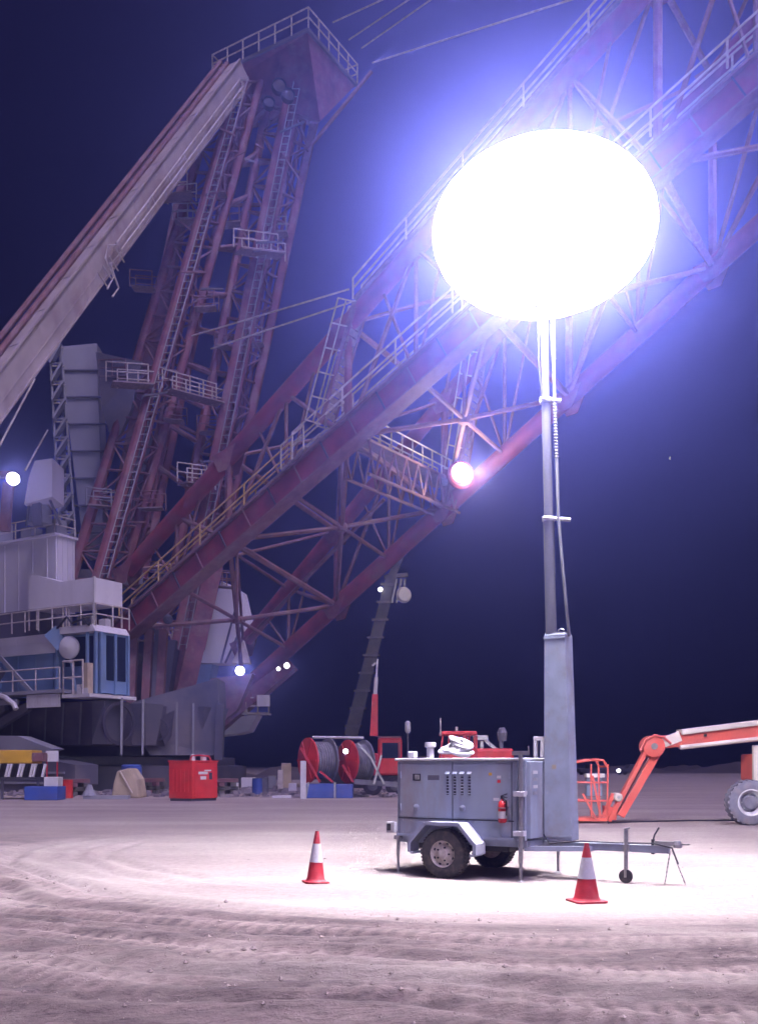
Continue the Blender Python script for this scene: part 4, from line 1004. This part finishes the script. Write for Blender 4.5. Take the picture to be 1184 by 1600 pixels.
# ---------------------------------------------------------------- things on the far side of the yard
def sw(name, m_, mb_, parent, **k): return mb_.build(name, M[m_], parent, world=True, **k)
def zbox(mb, px0, px1, d, depth, z0, z1, yaw=0):
    x0, x1 = (px0-CX)/FPX*d, (px1-CX)/FPX*d; c = Vector(((x0+x1)/2, d+depth/2, (z0+z1)/2))
    return mb.box(c, (x1-x0, depth, z1-z0), Matrix.Rotation(yaw, 3, 'Z') if yaw else None)
# red site box
d = 42.0
t = thing('generator_box', 'bright red generator container standing alone below the dragline mast', 'generator', PZ(300, d, 0))
cx_ = PZ(300, d, 0); uu = Vector((.72,.69,0)); ww = Vector((-.92,.39,0))
def gp(a, b_, z): return cx_ + uu*a + ww*b_ + Vector((0,0,z))
def gbox(mb, a0, a1, b0, b1, z0, z1): return mb.add([gp(a0,b0,z0),gp(a1,b0,z0),gp(a1,b1,z0),gp(a0,b1,z0),gp(a0,b0,z1),gp(a1,b0,z1),gp(a1,b1,z1),gp(a0,b1,z1)], [(0,3,2,1),(4,5,6,7),(0,1,5,4),(1,2,6,5),(2,3,7,6),(3,0,4,7)])
mb = MB(); gbox(mb, 0, 1.35, 0, 1.2, .12, 1.72); bd_ = sw('body', 'site_red', mb, t, bevel=.02)
mb = MB(); gbox(mb, -.03, 1.38, -.03, 1.23, 1.722, 1.79); sw('lid', 'site_red', mb, t, bevel=.01)
mb = MB(); gbox(mb, .02, 1.33, .05, 1.15, 0, .118); sw('skid', 'deck_dark', mb, t)
mb = MB(); gbox(mb, .14, 1.22, -.02, -.001, .28, 1.55); dr_ = sw('door', 'site_red', mb, t)
for (a0,a1,z0,z1) in ((.32,.80,1.18,1.30),(.62,.98,1.32,1.38),(.42,.72,.95,1.10)):
    mb = MB(); gbox(mb, a0, a1, -.028, -.021, z0, z1); sw('marking', 'white_clean', mb, dr_)
mb = MB(); gbox(mb, .88, 1.0, -.06, -.022, .95, 1.25); sw('lock_bar', 'deck_dark', mb, dr_)
for k in range(5):
    mb = MB(); gbox(mb, -.02, -.001, .16+k*.2, .24+k*.2, .4, 1.4); sw('side_rib', 'site_red', mb, t)
mb = MB(); mb.lathe(gp(.35,.3,1.79),(0,0,1),[(.12,0),(.12,.22),(.06,.28)],12); sw('filler_cap', 'white', mb, t); mb = MB(); mb.lathe(gp(.95,.35,1.79),(0,0,1),[(.14,0),(.14,.2),(.05,.26)],12); sw('filler_cap', 'white', mb, t)
mb = MB(); mb.path([gp(.1,.2,1.8), gp(.2,.2,2.0), gp(.6,.2,2.02), gp(1.1,.2,1.98), gp(1.2,.2,1.8)], .04, 6); sw('lifting_bar', 'site_dark_red', mb, t)

# cable reels on their shared trailer
d = 47.5
def reel(px, py, R, w, lab, first):
    c = P(px, py, d); ax = Vector((.86,.5,0))
    t = thing('cable_reel', lab, 'cable reel', Vector((c.x, c.y, c.z-R)), 0, 'cable reels beside the blue skid')
    for s_ in (-1, 1):
        mb = MB(); mb.lathe(c + ax*w*s_, ax*s_, [(R*.25,-.06),(R*.96,-.06),(R,-.03),(R,.04),(R*.94,.06),(R*.3,.06),(R*.2,.14)], 30); f_ = sw('flange', 'site_red' if s_ < 0 else 'reel_grey', mb, t, smooth=True)
        for k in range(6):
            a = k*math.pi/3; e1, e2 = MB().frame(c, c+ax, (0,0,1)); r_ = e1*math.cos(a)+e2*math.sin(a)
            mb = MB(); mb.bar(c + ax*(w+.09)*s_ + r_*R*.2, c + ax*(w+.09)*s_ + r_*R*.93, .09, .05, up=ax); sw('spoke', 'site_red' if s_ < 0 else 'galv', mb, f_)
    mb = MB(); prof = []
    for k in range(9):
        h_ = -w*.94 + k*w*1.88/8; prof += [(R*.80, h_), (R*.83, h_+w*.1)]
    mb.lathe(c, ax, prof, 30); sw('wound_cable', 'reel_grey', mb, t, smooth=True)
    return t
reel(497, 1188, 1.12, .55, 'left of two red flanged cable reels, beside a white post', 1)
reel(556, 1190, 1.08, .45, 'right of two red flanged cable reels, nearest the red truck cab', 0)
tr = thing('reel_stand', 'red and grey reel stand frame with a white cross beam on a blue skid', 'reel stand', PZ(515, 46.8, 0))
mb = MB(); zbox(mb, 478, 522, 46.0, 1.5, 0, .68); sk = sw('blue_skid', 'site_blue', mb, tr, bevel=.03)
mb = MB(); zbox(mb, 525, 551, 46.0, 1.5, 0, .66); sw('blue_skid', 'site_blue', mb, tr, bevel=.03)
mb = MB(); mb.bar(P(523,1246,45.95), P(523,1222,45.95), .09,.05); mb.bar(P(478,1246,45.95), P(482,1222,45.95), .09,.05); sw('edge_strip', 'galv', mb, tr)
mb = MB(); mb.tube(P(488,1152,48), P(568,1153,48.2), .07, seg=8); sw('cross_beam', 'white', mb, tr)
for a, b_ in (((470,1168),(500,1222)), ((500,1205),(520,1222)), ((535,1195),(552,1222)), ((558,1160),(580,1185)), ((580,1185),(600,1225)), ((596,1180),(584,1225))):
    mb = MB(); mb.bar(P(*a,46.3), P(*b_,46.3), .14, .10); sw('frame_leg', 'site_dark_red' if a[0] < 540 else 'galv', mb, tr)
mb = MB(); mb.bar(P(552,1221,46.6), P(620,1226,47), .5, .25); sw('drawbar', 'reel_grey', mb, tr)
mb = MB(); mb.lathe(P(540,1174,46.2), (0,-1,0), [(.1,0),(.15,.1),(.14,.14)], 14); lh = sw('work_lamp', 'black', mb, tr, smooth=True)
mb = MB(); mb.lathe(P(540,1174,46.05), (0,-1,0), [(.12,.0),(.06,.06)], 14); sw('lens', 'lamp_small', mb, lh)
wp_ = MB(); wp_.box(P(474,1208,45), (.26,.16,1.15)); o = sw('marker_post', 'white', wp_, None); tag(o, 'short white marker post in front of the left cable reel', 'marker post')
# keep it standing on the ground
for v_ in o.data.vertices: 
    if v_.co.z < P(474,1208,45).z: v_.co.z = 0

# red truck crane
d = 50
t = thing('truck_crane', 'red truck crane with cab and raised boom parked behind the cable reels', 'truck crane', PZ(600, d, 0))
mb = MB(); zbox(mb, 590, 628, d, 2.2, 1.05, 3.0); cb_ = sw('cab', 'site_red', mb, t, bevel=.12)
mb = MB(); zbox(mb, 597, 622, d-.03, .028, 1.95, 2.75); sw('window_pane', 'glass', mb, cb_)
mb = MB(); zbox(mb, 590, 627, d-.06, .05, 3.01, 3.08); mb.bar(P(624,1120,d)-Vector((0,.05,1.3)), P(624,1146,d)-Vector((0,.05,1.2)), .06,.04); sw('trim', 'drag_pipe', mb, cb_)
mb = MB(); zbox(mb, 572, 592, d, 2.2, 1.05, 2.2); sw('bonnet', 'site_dark_red', mb, t, bevel=.08)
mb = MB(); zbox(mb, 560, 640, d+.2, 1.9, .62, 1.04); sw('chassis', 'deck_dark', mb, t)
for px in (582, 617):
    for y in (d+.05, d+2.1):
        mb = MB(); mb.lathe(PZ(px, y, .5), (0,-1,0), [(.3,-.1),(.5,-.12),(.5,.12),(.3,.1)], 22); wh = sw('wheel', 'rubber', mb, t, smooth=True)
        mb = MB(); mb.lathe(PZ(px, y, .5), (0,-1,0), [(.26,.02),(.26,.1),(.1,.12)], 14); sw('rim', 'hull', mb, wh)
mb = MB(); mb.bar(P(584,1150,d+1), P(586,1085,d+1), .42, .42, w2=.3, h2=.3); bm2 = sw('boom', 'site_red', mb, t)
mb = MB(); mb.bar(P(586,1085,d+1), P(588,1058,d+1), .2, .2); mb.bar(P(588,1058,d+1), P(590,1030,d+1), .09, .09); mb.bar(P(581,1040,d+1), P(588,1036,d+1), .09,.09); sw('fly_section', 'white', mb, bm2)
# tall grey crane far behind with hook block
d = 66
t = thing('crawler_crane', 'tall dark grey crane boom rising behind the cable reels to the dragline boom', 'crane', PZ(530, d, 0))
mb = MB(); mb.bar(P(548,1150,d), P(612,900,d), 1.0, .9, w2=.8, h2=.7); bm3 = sw('boom', 'crane_grey', mb, t)
mb = MB(); mb.bar(P(612,900,d), P(626,868,d), .6, .5); mb.bar(P(600,902,d), P(637,898,d), .3, .25); sw('boom_head', 'crane_grey', mb, bm3)
for k in range(9):
    p = P(548,1150,d).lerp(P(612,900,d), .06+k*.11); mb = MB(); mb.bar(p - Vector((.58,.5,0)), p + Vector((.58,-.5,0)), .08, .16); sw('band', 'hull', mb, bm3)
for a, b_ in (((620,905),(612,942)), ((627,905),(619,942)), ((633,905),(628,940))):
    mb = MB(); mb.bar(P(*a,d-.6), P(*b_,d-.6), .14, .14); sw('hoist_rope', 'galv', mb, bm3)
mb = MB(); mb.lathe(P(630,930,d-.8), (.3,-1,0), [(.45,0),(.55,.1),(.45,.3)], 16); sw('hook_block', 'white', mb, t, smooth=True)
mb = MB(); mb.lathe(P(594,921,d-.6), (0,-1,0), [(.15,0),(.1,.1)], 10); sw('lamp', 'lamp_small', mb, bm3)
mb = MB(); zbox(mb, 505, 575, d, 4, 1.2, 2.9); sw('upper_body', 'crane_grey', mb, t, bevel=.1)
for y in (d, d+3.2):
    mb = MB(); x0, x1 = (498-CX)/FPX*d, (580-CX)/FPX*d; mb.prism([(x0,y,.4),(x0+.4,y,0),(x1-.4,y,0),(x1,y,.4),(x1,y,.8),(x1-.4,y,1.15),(x0+.4,y,1.15),(x0,y,.8)], (0,.9,0)); sw('crawler_track', 'deck_dark', mb, t)
# red tractor seen above the trailer roof
d = 36
t = thing('tractor', 'red tractor with roll frame and long bonnet seen above the trailer roof', 'tractor', PZ(735, d, 0))
mb = MB(); zbox(mb, 735, 803, d, 1.3, 1.35, 2.22); sw('bonnet', 'site_red', mb, t, bevel=.12)
mb = MB(); zbox(mb, 684, 734, d, 1.5, 1.0, 1.75); sw('platform', 'site_dark_red', mb, t, bevel=.05)
mb = MB(); zbox(mb, 690, 745, d-.1, 1.7, 2.72, 2.86); cbr = sw('cab_roof', 'site_red', mb, t, bevel=.04)
for px in (692, 728, 744):
    for y in (d, d+1.4): mb = MB(); mb.bar(PZ(px-6 if px == 692 else px, y, 1.7), PZ(px, y, 2.72), .07, .07); sw('roll_post', 'site_dark_red', mb, cbr)
for k in range(6):
    mb = MB(); mb.bar(PZ(700+k*8, d+.02, 1.76), PZ(701+k*8, d+.02, 2.71), .05, .05); sw('cab_bar', 'site_red', mb, cbr)
mb = MB(); zbox(mb, 690, 733, d-.02, .05, 1.755, 2.15); sw('side_panel', 'site_red', mb, t)
mb = MB(); zbox(mb, 698, 726, d+.7, .05, 1.8, 2.5); sw('window_pane', 'glass', mb, cbr)
mb = MB(); mb.tube(PZ(688,d,2.7), PZ(688,d,3.35), .025); mb.tube(PZ(713,d,2.86), PZ(713,d,3.02), .05); sw('aerial', 'rail', mb, cbr)
mb = MB(); mb.box(PZ(750,d+.3,2.62),(.55,.4,.18)); mb.bar(PZ(757,d+.3,2.55), PZ(776,d+.3,2.15), .12, .12); mb.bar(PZ(752,d+.3,2.5), PZ(753,d+.3,1.9), .14, .14); sw('exhaust', 'galv', mb, t)
mb = MB(); mb.bar(PZ(782,d+.2,1.95), PZ(783,d+.2,2.85), .14,.2); mb.lathe(PZ(784,d+.2,2.5),(0,0,1),[(.16,0),(.2,.3),(.1,.5)],10); sw('air_cleaner', 'hull', mb, t)
for px, R in ((700,.85),(785,.6)):
    for y in (d-.25, d+1.6):
        mb = MB(); mb.lathe(PZ(px, y, R), (0,-1,0), [(R*.55,-.15),(R,-.18),(R,.18),(R*.55,.15)], 24); wh = sw('wheel', 'rubber', mb, t, smooth=True)
        mb = MB(); mb.lathe(PZ(px, y, R), (0,-1,0), [(R*.5,.0),(R*.5,.12),(R*.2,.14)], 16); sw('rim', 'site_red', mb, wh)
# site mast light behind the trailer
t = thing('work_light', 'slim pole with a pale lamp head just left of the trailer roof', 'work light', PZ(637, 44, 0))
mb = MB(); mb.tube(PZ(637,44,0), PZ(637,44,3.1), .035); sw('pole', 'hull', mb, t)
mb = MB(); mb.lathe(PZ(637,44,3.05),(0,0,1),[(.06,0),(.13,.1),(.13,.48),(.05,.56)],12); sw('lamp_head', 'white', mb, t, smooth=True)

# ---- left edge: yellow tank over striped barrier, blue box, white boxes, canvas, barrel
d = 44
t = thing('yellow_tank', 'yellow equipment skid above black and white striped legs at the left edge', 'equipment skid', PZ(28, d, 0))
mb = MB(); zbox(mb, -20, 50, d, 1.4, 1.66, 2.28); sw('tank', 'site_yellow', mb, t, bevel=.05)
mb = MB(); zbox(mb, 50, 68, d, 1.0, 1.75, 2.15); sw('pump', 'drag_pipe', mb, t, bevel=.04)
for k in range(9):
    px = -14 + k*9.5
    mb = MB(); mb.bar(PZ(px, d-.05, 1.05), PZ(px+5, d-.05, 1.64), .14, .1); sw('stripe', 'white_clean' if k % 2 else 'black', mb, t)
    mb = MB(); mb.bar(PZ(px+4.7, d-.05, 1.05), PZ(px+9.7, d-.05, 1.64), .14, .1); sw('stripe', 'black' if k % 2 else 'white_clean', mb, t)
mb = MB(); zbox(mb, -20, 66, d+.01, .12, .92, 1.04); sw('rail', 'hull', mb, t)
for px in (4, 60):
    for y in (d+.1, d+1.2): mb = MB(); mb.bar(PZ(px, y, 0), PZ(px, y, 1.66), .1, .1); sw('leg', 'hull', mb, t)
mb = MB(); zbox(mb, 38, 90, 43.2, 1.2, 0, .62); o = sw('storage_bin', 'site_blue', mb, None, bevel=.03); tag(o, 'low blue storage bin on the ground at the left edge', 'storage bin')
mb = MB(); zbox(mb, 69, 91, 43.3, .7, .63, 1.05); o = sw('white_crate', 'white', mb, None, bevel=.02); tag(o, 'white crate standing directly on the low blue bin', 'crate')
t = thing('notice_board', 'white notice board on two legs behind the low blue bin', 'notice board', PZ(82, 44.6, 0))
mb = MB(); mb.box(PZ(82, 44.6, 2.0), (.58,.05,.5)); sw('board', 'white_clean', mb, t)
for px in (74, 90): mb = MB(); mb.bar(PZ(px,44.66,0), PZ(px,44.66,2.2), .06,.05); sw('leg', 'site_dark_red', mb, t)
t = thing('canvas_shelter', 'tan canvas cover draped over a low frame beside the walking shoe', 'canvas cover', PZ(195, 46, 0))
mb = MB(); a = PZ(174,46,0); b_ = PZ(218,46,0)
mb.prism([a, b_, PZ(214,46,.9), PZ(202,46,1.45), PZ(183,46,1.3), PZ(177,46,.7)], (0,1.6,0)); cv = sw('canvas', 'tan', mb, t, bevel=.08)
mb = MB(); mb.bar(PZ(188,45.9,1.3), PZ(207,45.9,.25), .07,.05); sw('pole', 'lift_cream', mb, t)
mb = MB(); mb.lathe(PZ(206,47.8,0),(0,0,1),[(.5,0),(.5,1.55),(.42,1.62)],20); o = sw('drum_barrel', 'site_blue', mb, None, smooth=True); tag(o, 'tall blue drum standing behind the tan canvas cover', 'drum')
def flat(px0, px1, d, z, m_, lab, cat, name):
    mb = MB(); x0, x1 = (px0-CX)/FPX*d, (px1-CX)/FPX*d
    pts = [(x0, d, 0), (x1, d+.1, 0), (x1-.1, d+.9, 0), (x0+.2, d+.8, 0)]; mb.prism(pts, (0,0,z)); o = sw(name, m_, mb, None, bevel=.01); tag(o, lab, cat)
flat(130, 200, 44.5, .16, 'house_grey', 'grey pallet lying on the ground in front of the tan canvas cover', 'pallet', 'pallet')
flat(425, 455, 46, .12, 'house', 'pale sheet lying on the ground left of the reels', 'sheet', 'ground_sheet')
mb = MB(); mb.lathe(PZ(140,44.8,.17),(0,0,1),[(.35,0),(.2,.25),(.12,.5)],10); o = sw('sandbag_heap', 'house_grey', mb, None); tag(o, 'grey heap of bags on the pallet left of the tan cover', 'bag heap')
specs = [(365,58,.55,.5,'white','small white post far behind the red generator container'), (388,60,.9,.8,'house','pale block far behind, midway between generator container and reels'),
         (425,62,.5,.9,'house_grey','grey post far behind, near the pale sheet'), (438,57,.3,1.3,'rail','slim pale stake left of the cable reels'), (457,55,.45,.55,'white','small white box beside the left cable reel'),
         (447,60,.6,1.7,'tan','tan stake panel behind the slim pale stake')]
for px, d, w, h, m_, lab in specs:
    t = thing('marker_block', lab, 'marker', PZ(px, d, 0)); x = (px-CX)/FPX*d
    mb = MB(); mb.bb(x-w/2, x+w/2, d, d+w*.7, .08, h); sw('block', m_, mb, t, bevel=.03)
    mb = MB(); mb.bb(x-w*.6, x+w*.6, d-w*.1, d+w*.8, 0, .079); sw('foot', 'hull', mb, t)
# parked vehicles and lit lamp far on the right
def pickup(px, d, lab, m_, yaw):
    t = thing('pickup_truck', lab, 'pickup truck', PZ(px, d, 0), yaw)
    mb = MB(); mb.bb(-2.4,2.4,-.85,.85,.45,1.0); mb.build('body', M[m_], t, bevel=.08)
    mb = MB(); mb.prism([(-.9,-.8,1.0),(.9,-.8,1.0),(.55,-.8,1.65),(-.75,-.8,1.65)], (0,1.6,0)); cbn = mb.build('cabin', M[m_], t, bevel=.05)
    mb = MB(); mb.prism([(-.75,-.815,1.08),(.7,-.815,1.08),(.5,-.815,1.55),(-.65,-.815,1.55)], (0,.01,0)); mb.build('window_pane', M['glass'], cbn)
    for x in (-1.5, 1.5):
        for y in (-.82, .82): mb = MB(); mb.lathe((x,y,.36),(0,1,0),[(.2,-.1),(.36,-.11),(.36,.11),(.2,.1)],18); mb.build('wheel', M['rubber'], t)
    mb = MB(); mb.lathe((2.41,.55,.8),(1,0,0),[(.1,0),(.05,.03)],12); mb.build('headlight', M['hull'], t)
pickup(925, 150, 'left of the two dark pickups parked far off behind the orange lift', 'deck_dark', .2)
pickup(985, 155, 'right of the two dark pickups parked far off, just right of the far lamp', 'hull', -2.9)
t = thing('far_lamp', 'single small lit lamp on a short pole far off behind the orange lift', 'lamp', PZ(966, 140, 0))
mb = MB(); mb.tube(PZ(966,140,0), PZ(966,140,.5), .06); sw('pole', 'hull', mb, t)
mb = MB(); mb.lathe(PZ(966,140,.5),(0,0,1),[(.15,0),(.3,.2),(.3,.35),(.15,.5)],12); sw('lamp_head', 'lamp_far', mb, t)
# spoil banks along the far yard, coloured dark for the shaded band there
M['spoil'] = mat('spoil_soil_shaded', (.12,.1,.1), .95, 0, .3, .3, .4)
def bank(x0, x1, y, h, seed):
    n = int((x1-x0)/1.6); mb = MB(); rows = [(-5,0),(-3.2,.4),(-1.5,.8),(0,1),(2,.9),(5,.3),(8,0)]
    for i in range(n+1):
        x = x0 + (x1-x0)*i/n; hh = h*(.45+.75*noise.noise(Vector((x*.08, seed, 0)))+.25*noise.noise(Vector((x*.5, seed, 3)))) * min(1, i/4, (n-i)/4) 
        for (o_, f_) in rows: mb.v.append(Vector((x, y+o_+.6*noise.noise(Vector((x*.3, o_, seed))), max(0, hh*f_) - .02)))
    m_ = len(rows)
    for i in range(n):
        for j in range(m_-1): a = i*m_+j; mb.f.append((a, a+1, a+m_+1, a+m_))
    o = mb.build('spoil_bank', M['spoil'], smooth=True); o['kind'] = 'structure'
bank(-120, 20, 108, 2.9, 1.3); bank(-10, 110, 185, 2.6, 4.1); bank(60, 260, 240, 3.6, 7.7)
# thin cable lying across the ground below the lift
mb = MB(); pts = []
for k in range(40):
    x = 6.2 + k*.16; y = 26.0 + .5*math.sin(k*.11) + k*.045; pts.append(Vector((x, y, gz(x, y)+.02)))
mb.path(pts, .022, 6); o = mb.build('ground_cable', M['black'], smooth=True); tag(o, 'thin black cable lying on the ground under the orange lift boom', 'cable')
# star in the sky, made as a glowing head on an added mast
t = thing('star_dot', 'tiny star-like dot high in the dark sky on an added slim mast', 'star dot', PZ(1046, 420, 0))
mb = MB(); mb.tube(PZ(1046,420,0), PZ(1046,420,135.2), .12, .08); sw('mast', 'deck_dark', mb, t)
mb = MB(); mb.lathe(PZ(1046,420,135.2),(0,0,1),[(.2,0),(.4,.3),(.4,.7),(.2,1)],10); sw('lamp_head', 'lamp_far', mb, t)

# scrap and rubble along the foot of the machine: nobody could count it
mb = MB()
for k in range(900):
    px = random.uniform(-40, 700); d = random.uniform(47, 62); s_ = random.choice((.06,.1,.14,.2,.3))*random.uniform(.6,1.3)
    x = (px-CX)/FPX*d; hgt = s_*random.uniform(.3, .9)
    mb.box((x, d, hgt*.45), (s_*random.uniform(.7,2.6), s_*random.uniform(.6,1.6), hgt), Matrix.Rotation(random.uniform(0,3), 3, 'Z') @ Matrix.Rotation(random.uniform(-.3,.3), 3, 'X'), taper=(.7,.6))
M['scrap'] = mat('scrap', (.26,.23,.25), .9, 0, .6, .9, .3)
o = mb.build('scrap_rubble', M['scrap'], kind='stuff'); tag(o, 'scattered scrap and rubble on the ground along the foot of the machine', 'rubble')
for k, (px, d, lab) in enumerate(((345,52,'stack of dark timber baulks just right of the red generator container'), (110,50,'stack of timber baulks behind the grey pallet'), (232,53,'stack of timber baulks between the tan cover and the red generator'))):
    t = thing('timber_stack', lab, 'timber stack', PZ(px, d, 0), .3 + k*.4, 'timber stacks along the machine base')
    for j in range(4):
        for i in range(3):
            mb = MB(); z = .12 + j*.215
            if j % 2: mb.bb(-.9, .9, -.45+i*.34, -.2+i*.34, z-.1, z+.1)
            else: mb.bb(-.8+i*.62, -.5+i*.62, -.7, .7, z-.1, z+.1)
            mb.build('baulk', M['crane_grey' if (i+j) % 3 else 'drag_pipe'], t, bevel=.015)
def barrel(px, d, m_, lab):
    t = thing('oil_drum', lab, 'oil drum', PZ(px, d, 0), 0, 'oil drums by the machine')
    mb = MB(); mb.lathe((0,0,0),(0,0,1),[(.28,0),(.29,.02),(.28,.3),(.295,.31),(.28,.32),(.28,.58),(.295,.59),(.28,.6),(.28,.86),(.29,.88),(.26,.875)],20); mb.build('shell', M[m_], t, smooth=True)
    mb = MB(); mb.lathe((.12,0,.876),(0,0,1),[(.04,0),(.04,.02)],8); mb.build('bung', M['galv'], t)
barrel(402, 52, 'site_blue', 'blue oil drum standing alone between generator and reels')
barrel(412, 53.5, 'hull', 'grey oil drum just behind the blue one')
barrel(105, 46, 'site_red', 'red oil drum right of the low blue bin')


# ---------------------------------------------------------------- haze
hm = bpy.data.materials.new('night_haze'); hm.use_nodes = True; hn = hm.node_tree; hn.nodes.clear()
ho = hn.nodes.new('ShaderNodeOutputMaterial'); hv = hn.nodes.new('ShaderNodeVolumePrincipled')
hv.inputs['Color'].default_value = HAZE_COL + (1,); hv.inputs['Density'].default_value = HAZE_DENSITY
hv.inputs['Anisotropy'].default_value = HAZE_G; hv.inputs['Absorption Color'].default_value = (0, 0, 0, 1)
hn.links.new(hv.outputs[0], ho.inputs['Volume'])
mb = MB(); mb.bb(-720, 720, -70, 920, -1.2, 140)
hz = mb.build('haze', hm, kind='stuff'); hz['label'] = 'thin dusty night air glowing round the lamps over the site'; hz['category'] = 'haze'
